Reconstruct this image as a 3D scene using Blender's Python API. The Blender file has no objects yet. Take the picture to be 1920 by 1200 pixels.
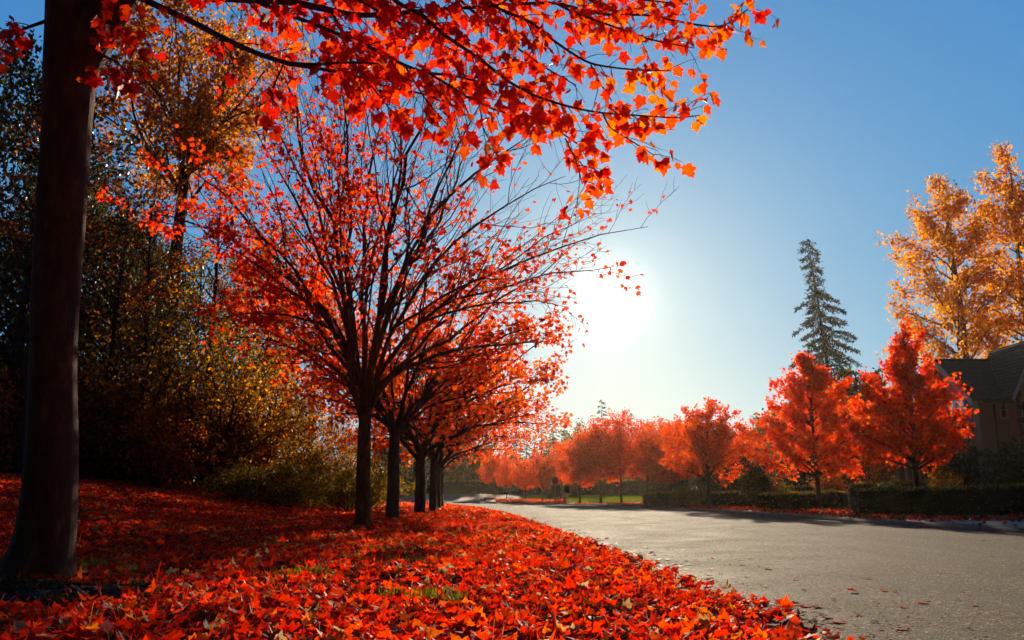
import bpy, math, random
import numpy as np
from mathutils import Vector
R = math.radians
F = 1600.0                       # focal length in pixels of a 1920 wide frame
HZ = 930.0
CAMH = 0.60
TH = math.atan((HZ-600)/F)
cT, sT = math.cos(TH), math.sin(TH)
scene = bpy.context.scene
COL = scene.collection
def P(px, py, d):
    """a point d metres ahead of the camera, seen at pixel (px, py)"""
    v = -(py-600)/F
    Y = cT - v*sT; Z = sT + v*cT; X = (px-960)/F
    return np.array([X/Y*d, d, CAMH + Z/Y*d])
def X_at(px, d): return P(px, HZ, d)[0]
def unit(v):
    v = np.asarray(v, float); n = np.linalg.norm(v); return v/(n if n > 1e-9 else 1)
sd = P(1140, 555, 1.0) - np.array([0, 0, CAMH]); SUN = unit(sd)
SUN_EL = math.asin(SUN[2]); SUN_AZ = math.atan2(SUN[0], SUN[1])

# ------------------------------------------------------------------ meshes
class MB:
    def __init__(s): s.v = []; s.f = []; s.n = 0; s.r = []; s.m = []
    def add(s, v, faces, rnd=0.5, mat=0):
        """faces: list of arrays (nf, k)"""
        v = np.asarray(v, float).reshape(-1, 3); s.v.append(v)
        for f in faces:
            f = np.asarray(f, np.int64)
            if len(f) == 0: continue
            s.f.append(f + s.n)
            rr = rnd if isinstance(rnd, np.ndarray) else np.full(len(f), float(rnd))
            s.r.append(rr); s.m.append(np.full(len(f), mat, np.int32))
        s.n += len(v)
    def box(s, x0, x1, y0, y1, z0, z1, rnd=.5, mat=0):
        v = [(x, y, z) for z in (z0, z1) for y in (y0, y1) for x in (x0, x1)]
        s.add(v, [np.array([(0,2,3,1),(4,5,7,6),(0,1,5,4),(2,6,7,3),(0,4,6,2),(1,3,7,5)])], rnd, mat)
    def prism(s, pts, off, rnd=.5, mat=0):
        """polygon pts (n,3) extruded by vector off"""
        p = np.asarray(pts, float); n = len(p); o = np.asarray(off, float)
        q = np.vstack([p, p+o]); side = [(i, (i+1) % n, n+(i+1) % n, n+i) for i in range(n)]
        s.add(q, [np.array([list(range(n))[::-1]]), np.array([list(range(n, 2*n))]), np.array(side)], rnd, mat)
    def tube(s, pts, rad, n=6, rnd=.5, cap=True, mat=0, lump=None):
        p = np.asarray(pts, float); m = len(p); rad = np.asarray(rad, float)
        t = np.gradient(p, axis=0); t /= np.maximum(np.linalg.norm(t, axis=1)[:, None], 1e-9)
        a = np.array([0, 0, 1.]) if abs(t[0][2]) < .8 else np.array([0, 1., 0])
        u = np.cross(t, a); u /= np.maximum(np.linalg.norm(u, axis=1)[:, None], 1e-9)
        w = np.cross(t, u)
        an = np.arange(n)*2*math.pi/n
        rr = np.repeat(rad[:, None], n, 1)
        if lump is not None: rr = rr*lump(p, an)
        v = p[:, None, :] + rr[:, :, None]*(np.cos(an)[None, :, None]*u[:, None, :] + np.sin(an)[None, :, None]*w[:, None, :])
        v = v.reshape(-1, 3)
        i = np.arange(m-1)[:, None]*n; j = np.arange(n)[None, :]; k = (j+1) % n
        q = np.stack([i+j, i+k, i+n+k, i+n+j], -1).reshape(-1, 4)
        fs = [q]
        if cap: fs += [np.array([list(range(n))[::-1]]), np.array([list(range((m-1)*n, m*n))])]
        s.add(v, fs, rnd, mat)
    def build(s, name, mat, parent=None, smooth=False, link=True):
        V = np.vstack(s.v) if s.v else np.zeros((0, 3))
        me = bpy.data.meshes.new(name)
        loops = np.concatenate([f.reshape(-1) for f in s.f]); sizes = np.concatenate([np.full(len(f), f.shape[1]) for f in s.f])
        me.vertices.add(len(V)); me.vertices.foreach_set('co', V.astype(np.float32).ravel())
        me.loops.add(len(loops)); me.loops.foreach_set('vertex_index', loops.astype(np.int32))
        me.polygons.add(len(sizes)); st = np.concatenate([[0], np.cumsum(sizes)[:-1]])
        me.polygons.foreach_set('loop_start', st.astype(np.int32))
        me.update(calc_edges=True)
        mats = mat if isinstance(mat, (list, tuple)) else [mat]
        for mm in mats: me.materials.append(mm)
        if len(mats) > 1: me.polygons.foreach_set('material_index', np.concatenate(s.m))
        at = me.attributes.new('rnd', 'FLOAT', 'FACE'); at.data.foreach_set('value', np.concatenate(s.r).astype(np.float32))
        me.polygons.foreach_set('use_smooth', np.full(len(sizes), smooth))
        me.validate()
        o = bpy.data.objects.new(name, me); COL.objects.link(o)
        if parent is not None: o.parent = parent
        return o

def merge(a, b):
    a.v += b.v; a.f += [f+a.n for f in b.f]; a.r += b.r; a.m += b.m; a.n += b.n
def _sym(half, ctr):
    """half outline (x>=0) from base to tip -> full outline fan round ctr"""
    left = [(-x, y) for x, y in half[1:-1]][::-1]
    pts = half + left; n = len(pts)
    return np.array(pts+[ctr], float), np.array([(n, i, (i+1) % n) for i in range(n)])
TPL = {}
v, f = _sym([(0, .03), (.18, -.04), (.40, .08), (.37, .24), (.60, .52), (.44, .58), (.27, .62), (.28, .80), (.13, .90), (0, 1.14)], (0, .38))
n0 = len(v); v = np.vstack([v, [(-.012, .02), (.012, .02), (.012, -.55), (-.012, -.55)]])
TPL['near'] = (v, [f, np.array([(n0, n0+1, n0+2, n0+3)])])
v, f = _sym([(0, .0), (.36, .08), (.28, .24), (.56, .56), (.22, .52), (.22, .74), (0, 1.05)], (0, .38))
TPL['mid'] = (v, [f])
TPL['low'] = (np.array([(0, 0), (.38, .12), (.5, .6), (.17, .6), (0, 1.), (-.17, .6), (-.5, .6), (-.38, .12)]), [np.array([(0, 1, 2, 3), (0, 7, 6, 5)])[:, ::1], np.array([(0, 3, 4), (0, 4, 5)])])
TPL['dia'] = (np.array([(0, 0), (.42, .45), (0, 1.), (-.42, .45)]), [np.array([(0, 1, 2), (0, 2, 3)])])
TPL['oval'] = (np.array([(0, 0), (.3, .25), (.3, .65), (0, 1.), (-.3, .65), (-.3, .25)]), [np.array([(0, 1, 2, 3), (0, 3, 4, 5)])])
TPL['needle'] = (np.array([(0, 0), (.16, .5), (0, 1.), (-.16, .5)]), [np.array([(0, 1, 2), (0, 2, 3)])])
def add_leaves(mb, pos, tip, nrm, size, rnd, tpl, curl=.35, rng=None, mat=0):
    N = len(pos)
    if N == 0: return
    tv, tf = TPL[tpl]
    tip = tip/np.maximum(np.linalg.norm(tip, axis=1)[:, None], 1e-9)
    S = np.cross(tip, nrm); S /= np.maximum(np.linalg.norm(S, axis=1)[:, None], 1e-9)
    Nn = np.cross(S, tip)
    a = rng.normal(.15, curl, N)[:, None]; b = rng.normal(0, curl*1.6, N)[:, None]
    x = tv[:, 0][None, :]; y = tv[:, 1][None, :]
    w = a*np.abs(x) + b*(y-.4)**2
    sz = size[:, None, None]
    V = pos[:, None, :] + sz*(x[..., None]*S[:, None, :] + y[..., None]*tip[:, None, :] + w[..., None]*Nn[:, None, :])
    nv = len(tv)
    fs = []; base = (np.arange(N)*nv)[:, None, None]
    v_all = V.reshape(-1, 3)
    first = True
    for g in tf:
        ff = (g[None] + base).reshape(-1, g.shape[1])
        rr = np.repeat(rnd, len(g))
        if first: mb.add(v_all, [ff], rr, mat); first = False; n_at = mb.n - len(v_all)
        else:
            mb.f.append(ff + n_at); mb.r.append(rr); mb.m.append(np.full(len(ff), mat, np.int32))

# ------------------------------------------------------------------ materials
def new_mat(name):
    m = bpy.data.materials.new(name); m.use_nodes = True
    nt = m.node_tree; nt.nodes.clear()
    out = nt.nodes.new('ShaderNodeOutputMaterial')
    return m, nt, out
def N(nt, t, **kw):
    n = nt.nodes.new(t)
    for k, val in kw.items():
        if k in n.inputs: n.inputs[k].default_value = val
        else: setattr(n, k, val)
    return n
def ramp(nt, stops, src):
    r = nt.nodes.new('ShaderNodeValToRGB'); e = r.color_ramp.elements
    while len(e) < len(stops): e.new(.5)
    for el, (p, c) in zip(e, stops): el.position = p; el.color = (*c, 1)
    nt.links.new(src, r.inputs[0]); return r.outputs[0]
def leaf_mat(name, stops, trans=.55, rough=.5, tboost=1.0, spec=.3, vein=0):
    m, nt, out = new_mat(name); L = nt.links
    at = N(nt, 'ShaderNodeAttribute', attribute_name='rnd')
    c = ramp(nt, stops, at.outputs['Fac'])
    pb = N(nt, 'ShaderNodeBsdfPrincipled', Roughness=rough); pb.inputs['Specular IOR Level'].default_value = spec
    if vein:
        tc = N(nt, 'ShaderNodeTexCoord'); no = N(nt, 'ShaderNodeTexNoise', Scale=vein, Detail=5, Roughness=.7); L.new(tc.outputs['Object'], no.inputs['Vector'])
        k_ = ramp(nt, [(.3, (.45, .38, .38)), (.5, (.95, .92, .9)), (.72, (1.15, 1.5, 1.2))], no.outputs['Fac'])
        mm = N(nt, 'ShaderNodeMix', data_type='RGBA', blend_type='MULTIPLY'); mm.inputs['Factor'].default_value = 1
        L.new(c, mm.inputs['A']); L.new(k_, mm.inputs['B']); c = mm.outputs['Result']
        bp = N(nt, 'ShaderNodeBump', Strength=.5, Distance=.004); L.new(no.outputs['Fac'], bp.inputs['Height']); L.new(bp.outputs[0], pb.inputs['Normal'])
    L.new(c, pb.inputs['Base Color'])
    tr = N(nt, 'ShaderNodeBsdfTranslucent')
    g = N(nt, 'ShaderNodeHueSaturation', Value=tboost, Saturation=1.05); L.new(c, g.inputs['Color'])
    L.new(g.outputs[0], tr.inputs['Color'])
    mx = N(nt, 'ShaderNodeMixShader'); mx.inputs[0].default_value = trans
    L.new(pb.outputs[0], mx.inputs[1]); L.new(tr.outputs[0], mx.inputs[2]); L.new(mx.outputs[0], out.inputs[0])
    return m
def noise_mat(name, c1, c2, scale=5, rough=.9, bump=.3, bscale=None, detail=6, c3=None, spec=.3, stretch=(1, 1, 1), bdist=.02):
    m, nt, out = new_mat(name); L = nt.links
    tc = N(nt, 'ShaderNodeTexCoord'); mp = N(nt, 'ShaderNodeMapping'); mp.inputs['Scale'].default_value = stretch
    L.new(tc.outputs['Object'], mp.inputs[0])
    n1 = N(nt, 'ShaderNodeTexNoise', Scale=scale, Detail=detail); L.new(mp.outputs[0], n1.inputs['Vector'])
    st = [(.35, c1), (.65, c2)] + ([(.8, c3)] if c3 else [])
    c = ramp(nt, st, n1.outputs['Fac'])
    pb = N(nt, 'ShaderNodeBsdfPrincipled', Roughness=rough); pb.inputs['Specular IOR Level'].default_value = spec
    L.new(c, pb.inputs['Base Color'])
    if bump:
        n2 = N(nt, 'ShaderNodeTexNoise', Scale=bscale or scale*4, Detail=8); L.new(mp.outputs[0], n2.inputs['Vector'])
        b = N(nt, 'ShaderNodeBump', Strength=bump, Distance=bdist); L.new(n2.outputs['Fac'], b.inputs['Height']); L.new(b.outputs[0], pb.inputs['Normal'])
    L.new(pb.outputs[0], out.inputs[0]); return m
M = {}
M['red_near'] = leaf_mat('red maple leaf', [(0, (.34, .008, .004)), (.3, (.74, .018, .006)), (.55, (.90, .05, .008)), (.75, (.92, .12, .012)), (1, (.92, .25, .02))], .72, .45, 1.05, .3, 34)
M['red'] = leaf_mat('red leaf', [(0, (.36, .010, .005)), (.35, (.80, .035, .008)), (.7, (.90, .09, .012)), (1, (.90, .22, .02))], .80, .5, 1.05)
M['orange'] = leaf_mat('orange red leaf', [(0, (.38, .016, .005)), (.4, (.84, .075, .010)), (.75, (.92, .16, .015)), (1, (.92, .30, .02))], .80, .5, 1.05)
M['yellow'] = leaf_mat('yellow poplar leaf', [(0, (.34, .09, .01)), (.4, (.70, .25, .012)), (.8, (.86, .37, .02)), (1, (.86, .46, .04))], .68, .5)
M['gold'] = leaf_mat('gold shrub leaf', [(0, (.10, .06, .008)), (.35, (.26, .12, .012)), (.7, (.70, .24, .012)), (1, (.82, .40, .025))], .74, .5)
M['olive'] = leaf_mat('olive leaf', [(0, (.03, .04, .008)), (.45, (.12, .11, .014)), (.75, (.28, .17, .018)), (1, (.55, .28, .02))], .6, .5)
M['dark'] = leaf_mat('dark green leaf', [(0, (.010, .014, .004)), (.55, (.035, .045, .010)), (.85, (.12, .09, .015)), (1, (.40, .16, .02))], .4, .45)
M['rust'] = leaf_mat('rust leaf', [(0, (.08, .01, .004)), (.5, (.32, .05, .008)), (.85, (.62, .18, .01)), (1, (.70, .32, .02))], .74, .5)
M['needle'] = leaf_mat('fir needles', [(0, (.010, .016, .008)), (.6, (.024, .034, .015)), (1, (.05, .055, .02))], .1, .7, 1, .1)
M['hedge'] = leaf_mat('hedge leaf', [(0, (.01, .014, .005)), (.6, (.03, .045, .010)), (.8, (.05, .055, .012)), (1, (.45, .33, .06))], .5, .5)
M['litter'] = leaf_mat('fallen leaf', [(0, (.05, .012, .006)), (.10, (.14, .03, .012)), (.22, (.42, .016, .006)), (.5, (.82, .026, .008)), (.78, (.90, .075, .012)), (.94, (.88, .20, .02)), (.97, (.42, .20, .06)), (1, (.46, .29, .13))], .68, .62, 1.1, .22, 40)
M['grass'] = leaf_mat('grass blade', [(0, (.05, .06, .006)), (.6, (.15, .16, .012)), (1, (.30, .26, .03))], .45, .5)

def bark_mat(name, c1, c2, c3, sc=1):
    m, nt, out = new_mat(name); L = nt.links
    tc = N(nt, 'ShaderNodeTexCoord'); mp = N(nt, 'ShaderNodeMapping'); mp.inputs['Scale'].default_value = (6*sc, 6*sc, 2.0*sc)
    L.new(tc.outputs['Object'], mp.inputs[0])
    n1 = N(nt, 'ShaderNodeTexNoise', Scale=2.2, Detail=10, Roughness=.65); L.new(mp.outputs[0], n1.inputs['Vector'])
    n3 = N(nt, 'ShaderNodeTexNoise', Scale=14., Detail=6, Roughness=.7); L.new(mp.outputs[0], n3.inputs['Vector'])
    c = ramp(nt, [(.35, c1), (.55, c2), (.72, c3)], n1.outputs['Fac'])
    pb = N(nt, 'ShaderNodeBsdfPrincipled', Roughness=.85); pb.inputs['Specular IOR Level'].default_value = .2; L.new(c, pb.inputs['Base Color'])
    ad = N(nt, 'ShaderNodeMath', operation='ADD'); L.new(n1.outputs['Fac'], ad.inputs[0]); L.new(n3.outputs['Fac'], ad.inputs[1])
    b = N(nt, 'ShaderNodeBump', Strength=.8, Distance=.02); L.new(ad.outputs[0], b.inputs['Height']); L.new(b.outputs[0], pb.inputs['Normal'])
    L.new(pb.outputs[0], out.inputs[0]); return m
M['bark'] = bark_mat('maple bark', (.07, .018, .005), (.15, .042, .011), (.26, .11, .03))  # redder and brighter: bounce light from the leaves put into the bark colour
M['bark_dark'] = bark_mat('dark bark', (.02, .014, .01), (.05, .034, .022), (.09, .065, .04))
M['bark_grey'] = bark_mat('grey bark', (.05, .042, .035), (.10, .085, .07), (.17, .15, .12))

# ------------------------------------------------------------------ things
def tag(o, label=None, cat=None, group=None, kind=None):
    if label: o['label'] = label
    if cat: o['category'] = cat
    if group: o['group'] = group
    if kind: o['kind'] = kind
    return o
def thing(name, label, cat, loc, group=None, rz=0, sc=1):
    o = bpy.data.objects.new(name, None); COL.objects.link(o); o.empty_display_size = .3
    o.location = tuple(loc); o.rotation_euler = (0, 0, rz)
    o.scale = (sc, sc, sc) if not isinstance(sc, (tuple, list)) else sc
    return tag(o, label, cat, group)
def dup(root, label, loc, rz, sc, group=None, name=None):
    c = root.copy(); COL.objects.link(c); c.location = tuple(loc); c.rotation_euler = (0, 0, rz)
    c.scale = (sc, sc, sc) if not isinstance(sc, (tuple, list)) else sc
    c['label'] = label
    if group: c['group'] = group
    for ch in list(root.children):
        k = ch.copy(); COL.objects.link(k); k.parent = c
        for g in list(ch.children):
            q = g.copy(); COL.objects.link(q); q.parent = k
    return c

# ------------------------------------------------------------------ terrain
YS = np.arange(-60, 400, 1.0)
_yl = [-60, 3.83, 8.2, 13, 21.2, 33, 45, 60, 75, 88, 96, 100, 400]
_xl = [1.45, 1.32, 1.0, .72, .26, -.7, -1.9, -4.2, -10.5, -24, -45, -80, -400]
_yr = [-60, 13.7, 17.4, 25.9, 36, 48, 58, 66, 80, 94, 104, 108, 400]
_xr = [8.3, 8.2, 8.05, 7.9, 7.8, 7.1, 4.9, 1.7, -6.5, -20, -43, -80, -400]
def _sm(a):
    k = np.ones(7)/7; b = np.convolve(np.pad(a, 3, mode='edge'), k, 'valid'); return b
XL = _sm(np.interp(YS, _yl, _xl)); XR = _sm(np.interp(YS, _yr, _xr))
def xl(y): return np.interp(y, YS, XL)
def xr(y): return np.interp(y, YS, XR)
def sstep(a, b, t):
    t = np.clip((t-a)/(b-a), 0, 1); return t*t*(3-2*t)
def gz(x, y):
    x = np.asarray(x, float); y = np.asarray(y, float)
    s = xl(y)-x; r = x-xr(y)
    s = np.where(y > 62, np.minimum(s, 3+s*.2), s)
    zl = .03 + .06*sstep(.2, 2.5, s) + .85*sstep(4.2, 10.5, s) + .012*np.clip(s-10.5, 0, 60)
    zr = .10 + .045*np.clip(r-3, 0, 16)
    z = np.where(s > 0, zl*sstep(-.02, .35, s) - .06*(1-sstep(0, .35, s)), -.06)
    z = np.where(r > 0, -.06 + (zr+.06)*sstep(0.02, .2, r), z)
    rough = .012*np.sin(x*2.3+y*1.1)*np.sin(y*1.9-x*.7) + .02*np.sin(x*.61+1)*np.sin(y*.53)
    z = z + np.where((s > .5) | (r > .8), rough, 0)
    dx = x-(-2.6); dy = y-5.2                     # root mound under the front tree
    z = z + .0*dx*dy
    return z
def gz1(x, y): return float(gz(np.array([x]), np.array([y]))[0])
def grid_mesh(xs, ys, zf):
    Xg, Yg = np.meshgrid(xs, ys); Z = zf(Xg, Yg); V = np.stack([Xg, Yg, Z], -1).reshape(-1, 3)
    nx, ny = len(xs), len(ys); i = np.arange(ny-1)[:, None]*nx; j = np.arange(nx-1)[None, :]
    q = np.stack([i+j, i+j+1, i+nx+j+1, i+nx+j], -1).reshape(-1, 4); return V, q
def graded(a, b, c, n, p):     # dense near c
    t = np.linspace(-1, 1, n); s = np.sign(t)*np.abs(t)**p
    return np.where(s < 0, c+s*(c-a), c+s*(b-c))

def ground_material():
    m, nt, out = new_mat('leaf strewn ground'); L = nt.links
    tc = N(nt, 'ShaderNodeTexCoord')
    vo = N(nt, 'ShaderNodeTexVoronoi', Scale=11.); vo.inputs['Randomness'].default_value = 1; L.new(tc.outputs['Object'], vo.inputs['Vector'])
    sep = N(nt, 'ShaderNodeSeparateColor'); L.new(vo.outputs['Color'], sep.inputs[0])
    c = ramp(nt, [(0, (.03, .012, .008)), (.3, (.10, .02, .008)), (.6, (.28, .02, .008)), (.85, (.40, .05, .01)), (1, (.30, .12, .02))], sep.outputs[0])
    no = N(nt, 'ShaderNodeTexNoise', Scale=.9, Detail=5); L.new(tc.outputs['Object'], no.inputs['Vector'])
    f = ramp(nt, [(.52, (0, 0, 0)), (.64, (1, 1, 1))], no.outputs['Fac'])
    no2 = N(nt, 'ShaderNodeTexNoise', Scale=40, Detail=4); L.new(tc.outputs['Object'], no2.inputs['Vector'])
    g = ramp(nt, [(.3, (.02, .03, .008)), (.7, (.08, .09, .02))], no2.outputs['Fac'])
    mx = N(nt, 'ShaderNodeMix', data_type='RGBA'); L.new(f, mx.inputs['Factor']); L.new(c, mx.inputs['A']); L.new(g, mx.inputs['B'])
    pb = N(nt, 'ShaderNodeBsdfPrincipled', Roughness=.85); L.new(mx.outputs['Result'], pb.inputs['Base Color'])
    b = N(nt, 'ShaderNodeBump', Strength=.8, Distance=.03); L.new(vo.outputs['Distance'], b.inputs['Height']); L.new(b.outputs[0], pb.inputs['Normal'])
    L.new(pb.outputs[0], out.inputs[0]); return m
mb = MB(); V, q = grid_mesh(graded(-420, 420, -1.5, 300, 2.6), graded(-60, 900, 8, 380, 2.6), gz); mb.add(V, [q])
tag(mb.build('ground', ground_material(), smooth=True), kind='structure')

def asphalt():
    m, nt, out = new_mat('asphalt'); L = nt.links
    tc = N(nt, 'ShaderNodeTexCoord')
    vo = N(nt, 'ShaderNodeTexVoronoi', Scale=72.); L.new(tc.outputs['Object'], vo.inputs['Vector'])
    sep = N(nt, 'ShaderNodeSeparateColor'); L.new(vo.outputs['Color'], sep.inputs[0])
    n1 = N(nt, 'ShaderNodeTexNoise', Scale=1.1, Detail=7, Roughness=.6); L.new(tc.outputs['Object'], n1.inputs['Vector'])
    c = ramp(nt, [(0, (.012, .008, .005)), (.5, (.065, .045, .028)), (.85, (.17, .12, .075)), (.94, (.40, .29, .18)), (1, (.7, .52, .34))], sep.outputs[0])
    c2 = ramp(nt, [(.3, (.62, .62, .62)), (.7, (1.15, 1.1, 1.05))], n1.outputs['Fac'])
    mx = N(nt, 'ShaderNodeMix', data_type='RGBA', blend_type='MULTIPLY'); mx.inputs['Factor'].default_value = 1
    L.new(c, mx.inputs['A']); L.new(c2, mx.inputs['B'])
    mp_ = N(nt, 'ShaderNodeMapping'); mp_.inputs['Scale'].default_value = (1.3, .05, 1); L.new(tc.outputs['Object'], mp_.inputs[0])      # worn wheel bands along the lane
    n5 = N(nt, 'ShaderNodeTexNoise', Scale=1.2, Detail=4); L.new(mp_.outputs[0], n5.inputs['Vector'])
    c5 = ramp(nt, [(.35, (.55, .54, .53)), (.62, (.92, .9, .88))], n5.outputs['Fac'])
    vc = N(nt, 'ShaderNodeTexVoronoi', Scale=.55, feature='DISTANCE_TO_EDGE'); n6 = N(nt, 'ShaderNodeTexNoise', Scale=3., Detail=6); L.new(tc.outputs['Object'], n6.inputs['Vector'])
    va = N(nt, 'ShaderNodeVectorMath', operation='MULTIPLY_ADD'); L.new(n6.outputs['Color'], va.inputs[0]); va.inputs[1].default_value = (.5, .5, .5); L.new(tc.outputs['Object'], va.inputs[2]); L.new(va.outputs[0], vc.inputs['Vector'])
    c6 = ramp(nt, [(0, (.45, .42, .40)), (.010, (1, 1, 1))], vc.outputs['Distance'])
    for cc in (c5, c6):
        m5 = N(nt, 'ShaderNodeMix', data_type='RGBA', blend_type='MULTIPLY'); m5.inputs['Factor'].default_value = 1; L.new(mx.outputs['Result'], m5.inputs['A']); L.new(cc, m5.inputs['B']); mx = m5
    pb = N(nt, 'ShaderNodeBsdfPrincipled'); pb.inputs['Specular IOR Level'].default_value = .12; pb.inputs['Specular Tint'].default_value = (1, .74, .48, 1)
    L.new(mx.outputs['Result'], pb.inputs['Base Color'])
    rr = ramp(nt, [(.3, (.80,)*3), (.7, (.95,)*3)], n1.outputs['Fac']); L.new(rr, pb.inputs['Roughness'])
    n2 = N(nt, 'ShaderNodeTexNoise', Scale=160, Detail=3); L.new(tc.outputs['Object'], n2.inputs['Vector'])
    ad = N(nt, 'ShaderNodeMath', operation='ADD'); L.new(vo.outputs['Distance'], ad.inputs[0]); L.new(n2.outputs['Fac'], ad.inputs[1])
    b = N(nt, 'ShaderNodeBump', Strength=1., Distance=.010); L.new(ad.outputs[0], b.inputs['Height']); L.new(b.outputs[0], pb.inputs['Normal'])
    L.new(pb.outputs[0], out.inputs[0]); return m
ys = np.concatenate([np.arange(-60, 100, .5), np.arange(100, 112, .5)])
t = np.linspace(0, 1, 25)
yy = np.repeat(ys[:, None], 25, 1); xa = xl(ys)[:, None]-.0; xb = xr(ys)[:, None]
xx = (xa-.4)*(1-t)[None] + (xb-.02)*t[None]
zz = .0 + .06*4*t[None]*(1-t[None])*.5 + np.zeros_like(xx) + .004*np.sin(xx*1.3+yy*.4)
V = np.stack([xx, yy, zz], -1).reshape(-1, 3); nx = 25; i = np.arange(len(ys)-1)[:, None]*nx; j = np.arange(nx-1)[None]
q = np.stack([i+j, i+j+1, i+nx+j+1, i+nx+j], -1).reshape(-1, 4)
mb = MB(); mb.add(V, [q]); tag(mb.build('road', asphalt(), smooth=True), kind='structure')
# low rolled kerb on the far side
M['kerb'] = noise_mat('kerb concrete', (.06, .05, .042), (.11, .09, .075), 8, .95, .4, 90, bdist=.004, spec=.1)
M['concrete'] = noise_mat('concrete', (.20, .155, .10), (.30, .24, .16), 8, .9, .4, 90, bdist=.004)
ys = np.arange(-20, 108, .5); k = [(-.04, -.03), (0.0, .035), (.05, .075), (.22, .085), (.24, -.03)]
V = np.array([[(xr(y)+a, y, b+.004) for a, b in k] for y in ys]); n = len(k)
i = np.arange(len(ys)-1)[:, None]*n; j = np.arange(n-1)[None]
mb = MB(); mb.add(V.reshape(-1, 3), [np.stack([i+j, i+j+1, i+n+j+1, i+n+j], -1).reshape(-1, 4)])
tag(mb.build('kerb', M['kerb'], smooth=False), kind='structure')
# driveway apron of the house on the right
mb = MB(); xs = np.linspace(0, 1, 30); 
rows = []
for tt in xs:
    y0 = 9.5 + 0*tt; y1 = 17.2+2.2*tt
    x0 = 8.32+tt*14
    rows.append([(x0, y, gz1(x0, y)+.012 + (.0)) for y in np.linspace(y0-tt*3, y1-tt*4.5, 16)])
V = np.array(rows); V[0, :, 2] = .095
i = np.arange(29)[:, None]*16; j = np.arange(15)[None]
mb.add(V.reshape(-1, 3), [np.stack([i+j, i+16+j, i+16+j+1, i+j+1], -1).reshape(-1, 4)])
tag(mb.build('driveway', M['concrete']), kind='structure')
# sunlit lawn across the bend
lawn_m = noise_mat('mown lawn', (.17, .24, .012), (.30, .34, .02), 1.5, 1.0, .8, 30, c3=(.42, .36, .04), spec=.0, bdist=.06)
rng = np.random.default_rng(5)
mb = MB(); rows = []
ys_ = np.linspace(0, 1, 18)
for px in np.linspace(975, 1262, 40):
    row = []
    for tt in ys_:
        y = 60+26*tt; x = X_at(px, y); e = 1.0 
        rr = x-xr(y)
        row.append((x, y, gz1(x, y)+(.03 if rr > .8 else -.15)))
    rows.append(row)
V = np.array(rows); i = np.arange(39)[:, None]*18; j = np.arange(17)[None]
mb.add(V.reshape(-1, 3), [np.stack([i+j, i+18+j, i+18+j+1, i+j+1], -1).reshape(-1, 4)])
tag(mb.build('lawn', lawn_m, smooth=True), kind='structure')

# ------------------------------------------------------------------ tree builder
def bez(p0, p1, p2, n):
    t = np.linspace(0, 1, n)[:, None]; return (1-t)**2*p0 + 2*t*(1-t)*p1 + t*t*p2
class Tree:
    def __init__(s, seed): s.rng = np.random.default_rng(seed); s.w = MB(); s.br = MB(); s.lf = MB(); s.L = []
    def wob(s, p, a):
        n = len(p); w = s.rng.normal(0, a, (n, 3)); w = np.cumsum(w, 0); w -= np.linspace(0, 1, n)[:, None]*w[-1]; w[0] = 0; return p+w
    def side(s, path, r0, n, t0, lratio, ang, lmin, up, nseg=5, rratio=.5, sides=4, out=None, maxlen=9, mb=None):
        """n side shoots along a path; returns their paths"""
        rng = s.rng; res = []; m = len(path); L = np.linalg.norm(path[-1]-path[0])
        for k in range(n):
            t = t0+(1-t0)*(k+rng.random())/n
            i = min(int(t*(m-1)), m-2); fr = t*(m-1)-i; p = path[i]*(1-fr)+path[i+1]*fr
            d = unit(path[i+1]-path[i]); a = rng.normal(size=3); a -= d*a.dot(d); a = unit(a)
            an = ang*(.7+.6*rng.random()); dd = unit(d*math.cos(an)+a*math.sin(an)+np.array([0, 0, up]))
            ln = min(maxlen, max(lmin, L*lratio*(1.15-.75*t)*(.7+.6*rng.random())))
            end = p+dd*ln; ctl = p+unit(dd+.35*a)*ln*.5
            q = s.wob(bez(p, ctl, end+np.array([0, 0, up*ln*.15]), nseg), ln*.02)
            rb = max(r0*(1-.75*t)*rratio, .0042)
            (mb or s.br).tube(q, np.linspace(rb, max(rb*.35, .0026), nseg), sides, cap=False)
            res.append((q, rb))
        return res
    def leaves_on(s, path, per, spread, size, tpl, hang=.6, rb=.5, rs=.22, t0=.15, curl=.3, pet=0.0):
        rng = s.rng; m = len(path); n = rng.poisson(per)
        if n == 0: return
        t = t0+(1-t0)*rng.random(n)**.8; i = np.minimum((t*(m-1)).astype(int), m-2); fr = (t*(m-1)-i)[:, None]
        p = path[i]*(1-fr)+path[i+1]*fr + rng.normal(0, spread, (n, 3))
        tip = rng.normal(size=(n, 3)); tip[:, 2] -= hang*1.6
        tip /= np.linalg.norm(tip, axis=1)[:, None]
        s.L.append((p, tip, rng.normal(size=(n, 3)), size*(.65+.6*rng.random(n)), np.clip(rng.normal(rb, rs, n), 0, 1), tpl, curl))
    def flush(s):
        by = {}
        for l in s.L: by.setdefault((l[5], l[6]), []).append(l)
        for (tpl, curl), ls in by.items():
            add_leaves(s.lf, *[np.concatenate([l[k] for l in ls]) for k in range(5)], tpl, curl, s.rng)
        s.L = []

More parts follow.
